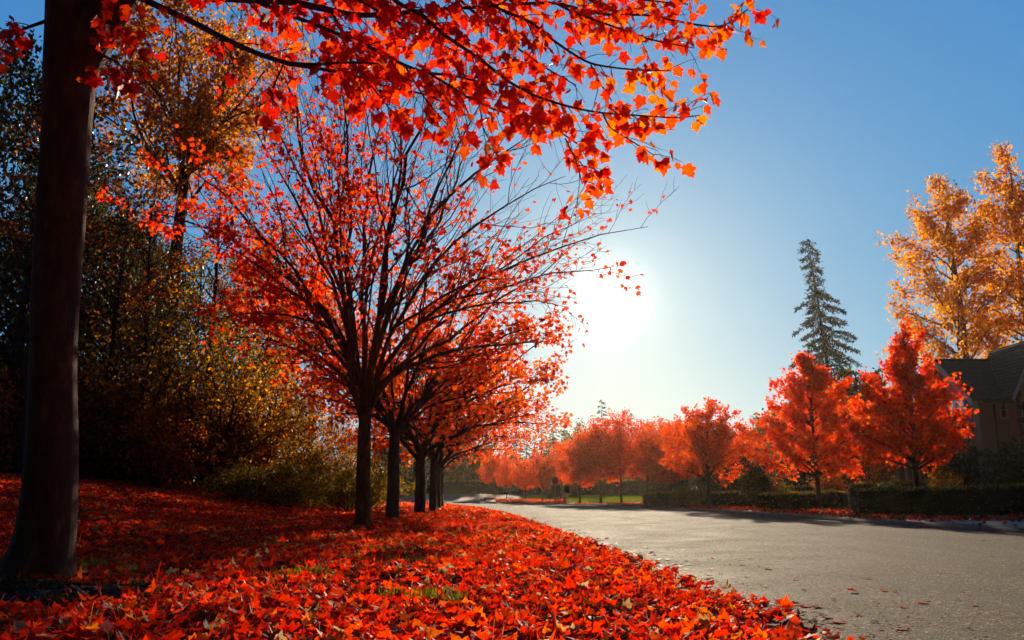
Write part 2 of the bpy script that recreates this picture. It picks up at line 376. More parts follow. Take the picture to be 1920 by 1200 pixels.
def broad(root, seed, H, hf, tr, Rr, zc, Rz, nl=12, nsub=8, ntw=4, lpt=10, lsize=.1, tpl='low', lm='red', bm='bark', leader=0.0, lspread=.07,
          t1=.25, up=.12, rb=.5, rs=.22, hang=.5, stems=1, el0=-15, el1=80, sides=8, droop=0, bare_top=0, lean=(0, 0), targets=None, sub_len=.42, tw_len=.4, cone=0):
    """tapered trunk, limbs reaching for points of a crown ellipsoid, side branches, twigs, leaves"""
    T = Tree(seed); rng = T.rng
    top = np.array([lean[0], lean[1], H*(.92 if leader else 0)+hf*(0 if leader else 1)])
    hh = top[2]; n = 10
    ts = np.linspace(0, 1, n); tp = np.stack([ts*lean[0], ts*lean[1], ts*hh], 1); tp = T.wob(tp, hh*.004)
    rad = tr*(1-.82*ts) if leader else tr*(1-.25*ts)
    rad = rad.copy(); rad[0] *= 1.5; tp[0, 2] -= .12
    if stems == 1:
        # extra rings for the root flare
        e = np.array([tp[0]*.75+tp[1]*.25, tp[0]*.5+tp[1]*.5]); tp = np.vstack([tp[:1], e*[1, 1, .5], tp[1:]]); rad = np.concatenate([[tr*1.6], [tr*1.18, tr*1.05], rad[1:]])
        T.w.tube(tp, rad, sides)
    nl_ = nl if targets is None else len(targets); prim = []; npr = 7 if nl_ < 22 else 9
    for k in range(nl_):
        if targets is None:
            az = k*2.39996+rng.random()*.5; sx = (k+.5)/nl_; el = math.asin(math.sin(R(el0))+(math.sin(R(el1))-math.sin(R(el0)))*sx)
            rr = .8+.3*rng.random() if stems == 1 else .55+.7*rng.random(); rr *= 1-cone*max(0, math.sin(el))
            tg = np.array([math.cos(az)*math.cos(el)*Rr*rr, math.sin(az)*math.cos(el)*Rr*rr, zc+math.sin(el)*Rz*rr/(1-cone*max(0, math.sin(el)))]) + np.array([lean[0], lean[1], 0])*.8
        else: tg = np.asarray(targets[k], float)
        if leader:
            zs = np.clip(tg[2]-.45*math.hypot(tg[0], tg[1])-.2*rng.random()*H*.1, hf, H*.9)*1.0
            zs = hf+(zs-hf)*leader if zs > hf else hf
            f = np.clip(zs/max(hh, .1), 0, 1); st = np.array([lean[0]*f, lean[1]*f, zs]); r = tr*(1-.82*f)*.5
        elif stems == 1:
            zs = hf*(.82+.18*rng.random()); st = np.array([lean[0]*zs/hh, lean[1]*zs/hh, zs]); r = tr*.40*(.75+.45*rng.random())
        else:
            st = np.array([rng.normal(0, .15*tr*8), rng.normal(0, .15*tr*8), -.05]); r = tr*(.6+.5*rng.random())
        if not leader and stems == 1 and k >= npr:      # later limbs fork off the main ones
            dts = [unit(tg-pp[0]).dot(unit(pp[-1]-pp[0])) for pp, _ in prim]; pp, pr_ = prim[int(np.argmax(dts))]
            i_ = int(rng.integers(1, 5)); st = pp[i_]; r = pr_*(1-i_/11)**.8*.72; d0 = unit(pp[i_+1]-pp[i_])
            dist = np.linalg.norm(tg-st); ctl = st+d0*dist*.28+(tg-st)*.22
        else:
          dist = np.linalg.norm(tg-st)
          ctl = st+(tg-st)*.45 + np.array([0, 0, dist*((.20 if stems == 1 else .12) if not leader else .05)-droop]) - np.array([tg[0]-st[0], tg[1]-st[1], 0])*(.10 if leader else .34 if targets is not None else .22)
        path = T.wob(bez(st, ctl, tg, 12), dist*.010)
        if len(prim) < npr: prim.append((path, r))
        rr_ = r*np.linspace(1, 0, 12)**.8*.93+.004
        (T.w if k % 2 == 0 or nl_ < 8 else T.w).tube(path, rr_, max(5, sides-2), cap=False)
        for q, rb1 in T.side(path, r, nsub, t1, sub_len, .62, .35, up, 6, .42, 4, maxlen=dist*.5):
            for q2, rb2 in T.side(q, rb1, ntw, .15, tw_len*1.1, .75, .22, up*.5, 4, .5, 3):
                lp = lpt*(1 if bare_top == 0 else max(0.03, 1-bare_top*sstep(.35, .95, (q2[-1][2]-zc+Rz)/(2*Rz))))
                T.leaves_on(q2, lp, lspread, lsize, tpl, hang, rb, rs)
            T.leaves_on(q, lpt*.6*(1-bare_top*.8), lspread, lsize, tpl, hang, rb, rs)
    T.flush()
    merge(T.w, T.br); T.w.build('trunk', M[bm], root, smooth=True)
    if T.lf.n: T.lf.build('crown', M[lm], root)
    return root

def conifer(root, seed, H, Rr, tr, n=60, hang=.35, z0=.12, irregular=.3, ns=10, skew=0, nsz=.3, gap=None):
    T = Tree(seed); rng = T.rng
    T.w.tube(np.array([[skew*t*t, 0, H*t-.1*(t == 0)] for t in np.linspace(0, 1, 9)]), tr*(1-.93*np.linspace(0, 1, 9)), 7)
    for k in range(n):
        t = z0+(1-z0)*(k+rng.random())/n; z = H*t; az = k*2.4+rng.random()
        prof = (1-t)**.8*(1-irregular*.5+irregular*rng.random())+.03
        if gap and gap[0] < t < gap[1]: prof *= .45
        ln = Rr*prof; d = np.array([math.cos(az), math.sin(az), 0.])
        st = np.array([skew*t*t, 0, z]); end = st+d*ln+np.array([0, 0, -hang*ln+.15*ln])
        path = bez(st, st+d*ln*.5+np.array([0, 0, .05*ln]), end, 6)
        T.br.tube(path, np.linspace(max(.012, tr*.2*(1-t)), .004, 6), 4, cap=False)
        m = max(6, int(ns*ln/max(.4, Rr*.35)))
        for _ in range(m):
            tt = rng.random()**.7; i = min(int(tt*5), 4); p = path[i]+(path[i+1]-path[i])*(tt*5-i)
            a = rng.choice([-1, 1])*(.5+.5*rng.random()); sd_ = np.array([-d[1], d[0], 0])*a
            dd = unit(d*.8+sd_+np.array([0, 0, -.25-.4*rng.random()])); l2 = nsz*(.5+.8*rng.random())*(1.1-.5*tt)
            c = 7; uu = np.linspace(.0, 1, c)[:, None]; pp = p+dd*l2*uu
            tip = dd[None]*.8+rng.normal(0, .55, (c, 3)); 
            T.L.append((pp, tip, np.array([[0, 0, 1.]])+rng.normal(0, .5, (c, 3)), np.full(c, nsz*.42)*(.7+.6*rng.random(c)), np.clip(rng.normal(.5, .2, c), 0, 1), 'needle', .1))
    T.flush(); merge(T.w, T.br); T.w.build('trunk', M['bark_dark'], root, smooth=True); T.lf.build('crown', M['needle'], root)
    return root

def on_ground(px, d):
    x = X_at(px, d); return (x, d, gz1(x, d))

# ------------------------------------------------------------------ the front maple
def front_maple():
    D0 = 5.2; b = P(72, 1098, D0); base = np.array([b[0], D0, gz1(b[0], D0)])
    root = thing('maple_tree', 'thick dark maple trunk at the left edge with scarlet leaves arching over the road', 'tree', base)
    T = Tree(11); rng = T.rng
    prof = [(58, 1125, 92), (62, 1100, 84), (68, 1080, 74), (76, 1050, 65), (84, 1010, 58), (90, 960, 54), (94, 900, 51), (98, 800, 48), (99, 700, 46), (102, 600, 46.5), (108, 500, 47), (114, 400, 50), (120, 320, 51), (125, 240, 50), (129, 180, 52), (131, 120, 54), (132, 60, 53), (130, 0, 50), (126, -90, 45), (118, -250, 40), (112, -420, 34)]
    pts = np.array([P(px, py, D0) for px, py, r in prof])-base; pts[0, 2] = -.12
    rad = np.array([r*.9*D0/F for px, py, r in prof])
    # resample finely
    k = np.arange(len(prof)); kk = np.linspace(0, len(prof)-1, 90)
    pts = np.stack([np.interp(kk, k, pts[:, c]) for c in range(3)], 1); rad = np.interp(kk, k, rad)
    for _ in range(2):
        pts[1:-1] = (pts[:-2]+2*pts[1:-1]+pts[2:])/4; rad[1:-1] = (rad[:-2]+2*rad[1:-1]+rad[2:])/4
    ph = rng.random(6)*6
    def lump(p, an):
        z = p[:, 2][:, None]; a = an[None]
        fl = np.exp(-np.clip(z, 0, 9)*4.5)
        l = 1+.012*np.sin(3*a+z*1.7+ph[0])+.012*np.sin(5*a-z*2.3+ph[1])+.018*np.sin(2*a+z*5+ph[2])
        l = l+fl*(.10*np.sin(5*a+ph[3])+.05*np.sin(8*a+ph[4]))
        for (za, aa, am, w) in ((2.55, 1.2, .10, .09), (1.75, 3.0, .07, .06), (.85, 5.0, .05, .05), (3.1, 2.2, .08, .07)):
            da = np.angle(np.exp(1j*(a-aa))); l = l+am*np.exp(-((z-za)/w)**2-(da/.35)**2)
        return l
    T.w.tube(pts, rad, 40, lump=lump)
    def pl(seq, n=None):
        a = np.array([P(*q[:3]) for q in seq])-base; r = np.array([q[3]*q[2]/F for q in seq]); n = n or 3*len(seq)
        k = np.arange(len(a)); kk = np.linspace(0, len(a)-1, n); a = np.stack([np.interp(kk, k, a[:, c]) for c in range(3)], 1); r = np.interp(kk, k, r)
        for _ in range(2): a[1:-1] = (a[:-2]+2*a[1:-1]+a[2:])/4
        return a, r
    # great right-hand limb leaving the frame at the top, and the limbs above the frame
    limbs = [
      [(128, 190, 5.2, 44), (142, 130, 5.2, 44), (165, 80, 5.2, 44), (195, 30, 5.2, 42), (235, -30, 5.15, 38), (300, -110, 5.1, 34), (400, -200, 5.0, 28), (560, -290, 4.9, 22), (760, -360, 4.8, 14), (980, -400, 4.7, 6)],
      [(300, -110, 5.1, 20), (420, -120, 5.3, 17), (560, -110, 5.5, 15), (720, -90, 5.6, 13), (880, -70, 5.6, 10), (1040, -60, 5.5, 7), (1200, -70, 5.4, 4)],
      [(112, -420, 5.2, 30), (60, -560, 5.4, 24), (20, -760, 5.5, 18), (0, -900, 5.6, 8)],
      [(118, -300, 5.2, 24), (200, -470, 5.6, 20), (330, -620, 6.0, 14), (480, -740, 6.3, 7)],
      [(122, -150, 5.2, 22), (20, -260, 5.5, 18), (-140, -340, 5.8, 12), (-330, -380, 6.2, 6)],
    ]
    for l in limbs:
        a, r = pl(l); T.w.tube(a, r, 14, cap=False)
    br = [  # (px, py, depth, radius px)
      [(215, -35, 5.15, 11), (245, -15, 5.1, 9), (275, 2, 5.05, 7), (356, 38, 5.0, 6.5), (419, 72, 4.95, 6), (466, 94, 4.9, 5.5), (538, 120, 4.85, 5), (600, 121, 4.8, 3.2), (653, 116, 4.75, 2.6), (720, 120, 4.7, 1.8)],
      [(538, 120, 4.85, 4), (653, 137, 4.9, 3.2), (731, 166, 4.95, 2.8), (794, 175, 5.0, 2.2), (850, 200, 5.0, 1.6)],
      [(290, -100, 5.1, 16), (356, -8, 5.2, 9), (465, -1, 5.2, 8.5), (537, 2, 5.2, 8), (606, 16, 5.2, 7), (662, 29, 5.2, 6), (731, 28, 5.2, 5.5), (794, 20, 5.2, 4.5), (880, 14, 5.1, 4), (970, 8, 5.0, 3.5), (1039, 4, 4.95, 3.4), (1108, 23, 4.9, 3), (1155, 29, 4.9, 2.8), (1212, 27, 4.85, 2.5), (1278, 42, 4.8, 2.1), (1347, 52, 4.8, 1.7), (1370, 42, 4.8, 1.4), (1413, 8, 4.8, 1)],
      [(400, -100, 5.2, 10), (469, 0, 5.0, 5), (544, 28, 4.9, 4.5), (622, 59, 4.85, 4.2), (700, 91, 4.8, 4), (758, 123, 4.75, 3.6), (800, 137, 4.7, 3.2), (854, 142, 4.7, 2.6), (916, 158, 4.7, 2), (985, 165, 4.7, 1.5)],
      [(805, 138, 4.7, 3), (850, 165, 4.7, 2.6), (893, 193, 4.7, 2.4), (970, 220, 4.65, 2.1), (1028, 233, 4.6, 1.9), (1078, 266, 4.6, 1.6), (1112, 293, 4.6, 1.2)],
      [(690, -92, 5.5, 8), (731, 0, 4.9, 4.5), (792, 27, 4.7, 4), (827, 62, 4.65, 3.8), (870, 90, 4.6, 3.5), (916, 123, 4.55, 3.2), (954, 154, 4.5, 3), (1004, 181, 4.5, 2.7), (1066, 200, 4.5, 2.4), (1124, 212, 4.45, 2), (1193, 216, 4.45, 1.8), (1270, 222, 4.4, 1.4), (1313, 216, 4.4, 1)],
      [(880, -70, 5.6, 7), (912, 0, 5.0, 3.5), (939, 19, 4.9, 3.3), (993, 39, 4.8, 3.1), (1028, 69, 4.7, 2.9), (1066, 96, 4.7, 2.6), (1108, 121, 4.7, 2.3), (1182, 131, 4.65, 1.8), (1259, 133, 4.6, 1.2)],
      [(1040, 5, 4.95, 2.6), (1078, 25, 4.8, 2.4), (1162, 54, 4.7, 2.1), (1220, 75, 4.6, 1.8), (1301, 90, 4.6, 1.1)],
      [(1108, 122, 4.7, 1.9), (1124, 154, 4.7, 1.7), (1147, 189, 4.7, 1.2)],
      [(1130, 212, 4.45, 1.8), (1143, 240, 4.45, 1.6), (1185, 265, 4.4, 1.4), (1225, 290, 4.4, 1)],
      [(1060, 260, 4.6, 1.6), (1080, 300, 4.5, 1.4), (1092, 345, 4.45, 1)],
      [(531, 122, 4.85, 2.2), (512, 162, 4.8, 1.8), (509, 190, 4.8, 1.2)],
      [(622, 24, 5.2, 3.4), (650, 70, 5.1, 3), (652, 110, 5.0, 2.6), (700, 165, 4.9, 1.8), (740, 215, 4.9, 1.2)],
      [(760, 125, 4.75, 2), (800, 190, 4.8, 1.6), (840, 235, 4.8, 1.1)],
      [(900, 195, 4.7, 1.7), (905, 240, 4.7, 1.3), (930, 285, 4.7, 1)],
      [(560, -108, 5.5, 8), (600, -40, 5.3, 4), (690, 10, 5.2, 3), (780, 60, 5.2, 2.4), (860, 100, 5.2, 1.6), (930, 120, 5.2, 1.2)],
      [(760, -88, 5.5, 7), (840, -20, 5.3, 3), (930, 60, 5.2, 2.4), (1010, 120, 5.1, 2), (1080, 160, 5.1, 1.3)],
      [(1040, -60, 5.5, 5), (1120, -20, 5.2, 2.6), (1200, 0, 5.0, 2), (1290, 8, 4.9, 1.3)],
      [(85, 40, 5.2, 4), (50, 52, 5.1, 3), (10, 70, 5.0, 2.2), (-60, 80, 4.9, 1.5)],
      [(185, 100, 5.2, 4), (215, 75, 5.0, 2.2), (235, 40, 4.95, 1.5)],
      [(195, 105, 5.2, 3), (225, 118, 5.0, 1.6), (240, 150, 5.0, 1)],
      [(400, 64, 4.95, 2.5), (430, 90, 4.9, 1.8), (440, 130, 4.9, 1.1)],
    ]
    dens = {0: .55, 11: 1.5, 18: 2.2, 19: 1.6, 20: 1.2, 21: .4, 10: 1.0, 9: .8, 2: 1.0}
    for bi, l in enumerate(br):
        a, r = pl(l, 4*len(l)); T.w.tube(a, r, 8, cap=False)
        L = np.linalg.norm(np.diff(a, axis=0), axis=1); cum = np.concatenate([[0], np.cumsum(L)]); tot = cum[-1]
        dn = dens.get(bi, 1.0)
        sp = .050/dn; s_ = .12
        while s_ < tot:
            i = min(np.searchsorted(cum, s_)-1, len(a)-2); i = max(i, 0); fr = (s_-cum[i])/max(L[i], 1e-6); p = a[i]+(a[i+1]-a[i])*fr; d = unit(a[i+1]-a[i])
            fpx = 960+F*(p+base)[0]/(p+base)[1]
            if fpx > 1750: break
            skip = (bi == 0 and fpx < 440 and rng.random() < .72) or (fpx < 430 and bi in (2, 3) and rng.random() < .55)
            if not skip:
                sd_ = rng.normal(size=3); sd_ -= d*sd_.dot(d); sd_ = unit(sd_)
                dd = unit(d*.75+sd_*.75+np.array([0, 0, -.12])); ln = .10+.26*rng.random(); ln *= (1.15-.5*s_/tot)
                q = T.wob(bez(p, p+dd*ln*.5+[0, 0, .02], p+dd*ln+[0, 0, -.06*ln], 5), .004)
                rb = max(.0025, min(.005, r[i]*.4)); T.br.tube(q, np.linspace(rb, .0012, 5), 4, cap=False)
                nn = rng.poisson(3.2)+1
                for _ in range(nn):
                    tt = .2+.8*rng.random(); j = min(int(tt*4), 3); pp = q[j]+(q[j+1]-q[j])*(tt*4-j)
                    pd = unit(rng.normal(size=3)*[1, 1, .5]+dd*.6+np.array([0, 0, -.25])); pe = pp+pd*(.03+.035*rng.random())+[0, 0, -.012]
                    T.br.tube(np.array([pp, (pp+pe)/2+[0, 0, .006], pe]), [.0011, .0009, .0009], 3, cap=False)
                    tip = unit(pd*.55+np.array([0, 0, -.95])+rng.normal(0, .35, 3))
                    w = np.clip((fpx-500)/900, 0, 1)  # oranger toward the right: leaf tint plus sun flare put into the colour
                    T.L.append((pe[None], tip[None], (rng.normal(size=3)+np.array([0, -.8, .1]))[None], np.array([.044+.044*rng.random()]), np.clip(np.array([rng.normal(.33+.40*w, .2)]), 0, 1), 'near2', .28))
            s_ += sp*(.6+.8*rng.random())
    tv, tf = TPL['near']; TPL['near2'] = (tv[:-4], [tf[0]])
    # scattered boughs above the frame, which shade the trunk as the real crown does
    for l in (limbs[0], limbs[1], limbs[3], limbs[4], limbs[2]):
        a, r = pl(l); a = a[len(a)//3:]
        for q, rb in T.side(a, .03, 9, .1, .35, .8, .5, .25, 5, .4, 4):
            for q2, rb2 in T.side(q, rb, 5, .2, .5, .8, .25, .0, 4, .5, 3):
                T.leaves_on(q2, 8, .06, .085, 'mid', .6, .45)
    T.flush()
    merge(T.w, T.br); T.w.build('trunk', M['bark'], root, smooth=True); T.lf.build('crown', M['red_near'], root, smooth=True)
    return base
FB = front_maple()

# ------------------------------------------------------------------ the row of maples along the left verge
ROW = 'maples in a row along the leafy verge'
def row_tree(px, d, label): 
    x, y, z = on_ground(px, d); return thing('maple_tree', label, 'tree', (x, y, z), ROW)
# first of the row: a fan of long bare limbs
r1 = row_tree(680, 14.3, 'nearest row maple, half bare fan of long limbs in front of the sun')
tg = []
rng = np.random.default_rng(77)
for px, py, dd in [(1215, 425, 0), (1150, 500, -1.0), (1120, 400, 1.2), (1060, 330, -.6), (1080, 455, 2.0), (1000, 250, .8), (930, 170, -1.2), (880, 230, 2.2), (850, 110, 0), (790, 150, 1.6), (740, 60, -.8), (680, 110, 1.0), (620, 70, -1.4), (570, 170, 1.8), (520, 110, 0), (470, 230, -1.2), (430, 150, 1.6), (400, 330, 1.0), (330, 300, -1.0), (390, 440, -1.6), (250, 400, .2), (430, 520, .8), (400, 600, -1.0), (1060, 575, -.8), (1040, 640, 1.0), (980, 520, -2.0), (500, 640, 1.2), (640, 300, -2.4), (760, 330, -2.6), (700, 200, 3.0)]:
    tg.append(P(px, py, 14.3+dd)-np.array(r1.location))
tg = [tg[i] for i in (0, 8, 3, 20, 14, 24, 26, 29, 5)]+[t_ for i, t_ in enumerate(tg) if i not in (0, 8, 3, 20, 14, 24, 26, 29, 5)]
broad(r1, 21, 8, 1.85, .135, 4, 5, 3, nsub=12, ntw=5, lpt=6.8, lsize=.088, tpl='low', lm='red', bm='bark', targets=tg, t1=.18, up=.2, sub_len=.40, sides=12, lspread=.05, bare_top=0.0, hang=.4, rb=.45)
# sub-selection of leaves: right and upper crown nearly bare
def thin_crown(root, keep):
    o = [c for c in root.children if c.name.startswith('crown')][0]; me = o.data; n = len(me.vertices); co = np.empty(n*3, np.float32); me.vertices.foreach_get('co', co); co = co.reshape(-1, 3)
    nf = len(me.polygons); ls = np.empty(nf, np.int32); me.polygons.foreach_get('loop_start', ls); lt = np.empty(nf, np.int32); me.polygons.foreach_get('loop_total', lt)
    vi = np.empty(len(me.loops), np.int32); me.loops.foreach_get('vertex_index', vi); rv = np.empty(nf, np.float32); me.attributes['rnd'].data.foreach_get('value', rv)
    leaf = vi[ls]//8                      # 'low' template has 8 vertices
    L = np.arange(n//8); c = co.reshape(-1, 8, 3).mean(1); k = keep(c)[leaf]
    mb = MB(); mb.v = [co]; mb.n = n
    for t_ in (3, 4):
        s_ = k & (lt == t_)
        if s_.any():
            idx = ls[s_][:, None]+np.arange(t_)[None]; mb.f.append(vi[idx].astype(np.int64)); mb.r.append(rv[s_]); mb.m.append(np.zeros(s_.sum(), np.int32))
    mat = me.materials[0]; bpy.data.objects.remove(o); mb.build('crown', mat, root)
base1 = np.array(r1.location)
def keep1(c):
    w = c+base1; v = (w[:, 2]-CAMH)/w[:, 1]; px = 960+F*w[:, 0]/w[:, 1]*1.0
    pr = np.full(len(c), 1.0); pr = np.where((c[:, 0] > .3), .55, pr); pr = np.where((c[:, 0] > .3) & (c[:, 2] > 2.9), .28, pr)
    pr = np.where((c[:, 0] > .3) & (c[:, 2] > 5.0), .10, pr); pr = np.where((c[:, 0] < .3) & (c[:, 2] > 6.2), .45, pr)
    g = np.sin(c[:, 0]*2.1+1)*np.sin(c[:, 1]*1.7)*np.sin(c[:, 2]*2.3); pr = pr*(1+.6*g)
    return np.random.default_rng(3).random(len(c)) < pr
thin_crown(r1, keep1)
row = [
  (737, 19.0, 31, dict(H=7.2, hf=2.0, tr=.15, Rr=3.6, zc=4.4, Rz=2.9, lpt=5, lm='red', rb=.55), 'second maple of the row, trunk just behind the nearest one, red crown'),
  (787, 23.5, 32, dict(H=6.6, hf=1.7, tr=.16, Rr=4.3, zc=3.8, Rz=2.7, lpt=7.5, lm='orange', rb=.5), 'third maple of the row, low fork and broad orange crown reaching over the road'),
  (812, 27.5, 33, dict(H=6.4, hf=1.8, tr=.13, Rr=3.9, zc=3.7, Rz=2.6, lpt=8, lm='orange', rb=.45), 'fourth maple of the row, slightly leaning trunk close beside the third'),
  (820, 33.0, 34, dict(H=6.6, hf=1.8, tr=.15, Rr=4.3, zc=3.9, Rz=2.7, lpt=8, lm='orange', rb=.4), 'fifth maple of the row, dark trunk at the edge of the bend'),
  (826, 40.0, 35, dict(H=6.8, hf=1.9, tr=.16, Rr=4.6, zc=4.0, Rz=2.7, lpt=8, lm='orange', rb=.35), 'last visible maple of the row, lowest scarlet boughs over the bend'),
]
for px, d, sdn, kw, lab in row:
    r = row_tree(px, d, lab); broad(r, sdn, nl=20, nsub=8, ntw=4, lsize=.115, tpl='low' if d < 30 else 'dia', bm='bark_dark', t1=.2, up=.08, el0=-32, sides=9, lspread=.10, hang=.5, rs=.25, **kw)

# ------------------------------------------------------------------ woods on the left bank
WG = 'trees and shrubs of the wood behind the left bank'
def wood(name, label, px, d, **kw):
    r = thing(name, label, 'tree' if 'tree' in name else 'shrub', on_ground(px, d), WG); broad(r, **kw); return r
cot = wood('poplar_tree', 'tall poplar with a forked dark trunk and amber leaves behind the front maple', 296, 27, seed=41, H=17, hf=10.3, tr=.24, Rr=3.3, zc=13.6, Rz=4.0, nl=22, nsub=10, ntw=5, lpt=13, lsize=.15, tpl='dia', lm='yellow', bm='bark_dark', el0=-50, el1=86, t1=.15, lspread=.14, rb=.3, sub_len=.5)
p_dark = wood('evergreen_tree', 'dark leafy tree filling the left edge behind the front trunk', 5, 21, seed=42, H=11.5, hf=1.6, tr=.18, Rr=2.4, zc=6.6, Rz=5.6, nl=30, nsub=8, ntw=4, lpt=7.5, lsize=.13, tpl='oval', lm='dark', bm='bark_dark', leader=.8, el0=-70, lspread=.16)
p_ol = wood('alder_tree', 'slender olive green tree with a bare grey stem left of the row', 480, 31, seed=43, H=10.5, hf=2.5, tr=.11, Rr=2.0, zc=6.3, Rz=4.0, nl=22, nsub=7, ntw=4, lpt=6, lsize=.12, tpl='oval', lm='olive', bm='bark_dark', leader=.75, el0=-60, lspread=.15)
p_gold = wood('golden_shrub', 'tall golden shrub in front of the wood, leaning toward the verge', 400, 23.5, seed=44, H=5, hf=.4, tr=.05, Rr=2.1, zc=2.5, Rz=2.4, nl=18, nsub=8, ntw=4, lpt=7, lsize=.10, tpl='oval', lm='gold', bm='bark_dark', stems=5, el0=-45, lspread=.12, rb=.38, rs=.32)
p_rust = wood('rusty_shrub', 'rust brown shrub with scattered gold leaves near the top of the bank', 330, 24.5, seed=45, H=4, hf=.3, tr=.04, Rr=1.9, zc=1.6, Rz=1.7, nl=16, nsub=8, ntw=4, lpt=8, lsize=.10, tpl='oval', lm='rust', bm='bark_dark', stems=5, el0=-35, lspread=.12)
p_low = wood('low_shrub', 'low olive shrub with yellow tips at the foot of the bare trunks', 560, 26, seed=46, H=2, hf=.2, tr=.02, Rr=1.3, zc=.65, Rz=.8, nl=14, nsub=6, ntw=4, lpt=10, lsize=.08, tpl='oval', lm='olive', bm='bark_dark', stems=6, el0=-25, lspread=.10, rb=.6, rs=.3)
bt = wood('poplar_tree', 'tall thin bare trunk with a few rust leaves between the wood and the row', 583, 34, seed=47, H=13, hf=5.5, tr=.15, Rr=2.0, zc=9.5, Rz=3.5, nl=14, nsub=7, ntw=4, lpt=3.5, lsize=.11, tpl='dia', lm='rust', bm='bark_dark', leader=.8, el0=-60, lspread=.15)
W2 = [
 (p_dark, 190, 24, .3, .74, 'dark tree just right of the front trunk, its top under the poplar'),
 (p_dark, -90, 25, 1.9, 1.15, 'dark tree cut by the left edge of the view, behind the edge tree'),
 (p_dark, 90, 29, 3.1, .95, 'dark tree hidden mostly by the front trunk'),
 (p_dark, 265, 33, 4.4, .76, 'dark leafy tree standing round the base of the tall poplar'),
 (p_dark, 655, 44, 2.2, .32, 'small dark evergreen between the nearest and second row trunks'),
 (p_ol, 345, 30, 1.3, .88, 'olive tree directly right of the tall poplar'),
 (p_ol, 245, 27, 2.7, .85, 'olive tree left of the tall poplar, in front of the dark trees'),
 (p_ol, 420, 36, 4.1, .95, 'olive tree behind the golden shrubs'),
 (p_ol, 120, 33, 5.0, 1.2, 'tall olive tree behind the front trunk'),
 (p_ol, 545, 46, .9, .85, 'far olive tree seen left of the thin bare trunk'),
 (p_gold, 470, 26, 1.1, .95, 'golden shrub right of the leaning one, below the slender tree'),
 (p_gold, 250, 22.5, 2.4, 1.05, 'golden shrub with dark stems nearest the front trunk'),
 (p_gold, 175, 24.5, 3.9, 1.0, 'golden shrub showing beside the lit edge of the front trunk'),
 (p_gold, 340, 28, 5.2, 1.2, 'tall golden shrub rising behind the rust brown ones'),
 (p_gold, 520, 33, .4, 1.0, 'pale golden shrub beside the gap of sky'),
 (p_gold, 20, 23, 1.7, .8, 'golden shrub left of the front trunk'),
 (p_gold, 605, 40, 2.9, .8, 'small golden shrub behind the thin bare trunk'),
 (p_rust, 230, 22, 1.0, .85, 'rust shrub at the bank top, second from the front trunk'),
 (p_rust, 160, 21, 2.0, .75, 'maroon shrub at the bank top touching the front trunk in view'),
 (p_rust, 430, 25, 3.3, .8, 'rust shrub under the golden shrubs, farthest toward the row'),
 (p_rust, 30, 20, 4.6, .8, 'maroon shrub on the bank left of the front trunk'),
 (p_rust, 290, 20.5, 5.5, .6, 'small maroon shrub lowest on the bank below the poplar'),
 (p_low, 500, 23, .7, .7, 'low olive shrub with yellow tips nearest the bank top'),
 (p_low, 445, 21.5, 1.9, .65, 'small yellow tipped shrub in front of the golden shrubs'),
 (p_low, 620, 31, 3.0, .9, 'olive shrub just left of the nearest row trunk'),
 (p_low, 655, 27, 4.2, .75, 'olive shrub half behind the nearest row trunk'),
 (p_low, 700, 36, 5.3, 1.3, 'dark olive shrub between the nearest and second row trunks'),
 (p_low, 540, 22.5, 2.2, .6, 'smallest yellow tipped plant on the shaded bank'),
 (p_rust, 110, 26, 2.8, 1.0, 'rust shrub filling the wood edge right of the front trunk foot'),
 (p_rust, 200, 29, .6, 1.0, 'rust shrub deeper in the wood behind the maroon ones'),
 (p_rust, 270, 31, 1.6, 1.0, 'rust shrub round the foot of the tall poplar'),
 (p_rust, 350, 33, 2.6, 1.0, 'rust shrub in the shade of the wood, below the olive trees'),
 (p_rust, 420, 36, 3.9, 1.0, 'far rust shrub in the gap under the golden shrubs'),
 (p_rust, 208, 38, 1.1, 1.1, 'farthest rust shrub closing the wood behind the slim front stem'),
 (p_rust, 330, 44, 2.1, 1.1, 'farthest rust shrub closing the wood under the poplar'),
 (p_rust, 260, 50, 4.1, 1.2, 'rust shrub at the very back of the wood'),
 (p_rust, -20, 27, 4.9, 1.1, 'rust shrub at the left edge of the view'),
 (p_gold, 455, 40, 2.0, .9, 'far golden shrub glimpsed between the stems'),
 (p_gold, 560, 30, 3.1, .62, 'low golden bush in the hazy gap left of the row'),
 (p_gold, 640, 36, 4.1, .7, 'golden bush glimpsed right behind the nearest row trunk'),
 (bt, 188, 21.5, .4, .62, 'thin dark stem at the front of the wood, right of the front trunk'),
 (bt, 243, 22.5, 2.4, .7, 'slim dark stem at the front of the wood, left of the tall poplar'),
 (bt, 372, 25, 4.4, .75, 'slim stem rising through the golden shrubs'),
 (bt, 30, 19, 5.4, .7, 'thin stem at the left edge, left of the front trunk'),
 (p_dark, 40, 26, .9, 1.0, 'tall dark tree filling the sky left of the front trunk'),
 (p_dark, 225, 40, 2.0, 1.05, 'tall dark tree deep in the wood behind the tall poplar'),
 (bt, 150, 36, 1.3, 1.0, 'tall bare trunk in the wood behind the front trunk'),
 (bt, 500, 40, 3.6, .9, 'thin tall trunk with rust leaves behind the slender olive tree'),
]
for src, px, d, rz, sc, lab in W2: dup(src, lab, on_ground(px, d), rz, sc)

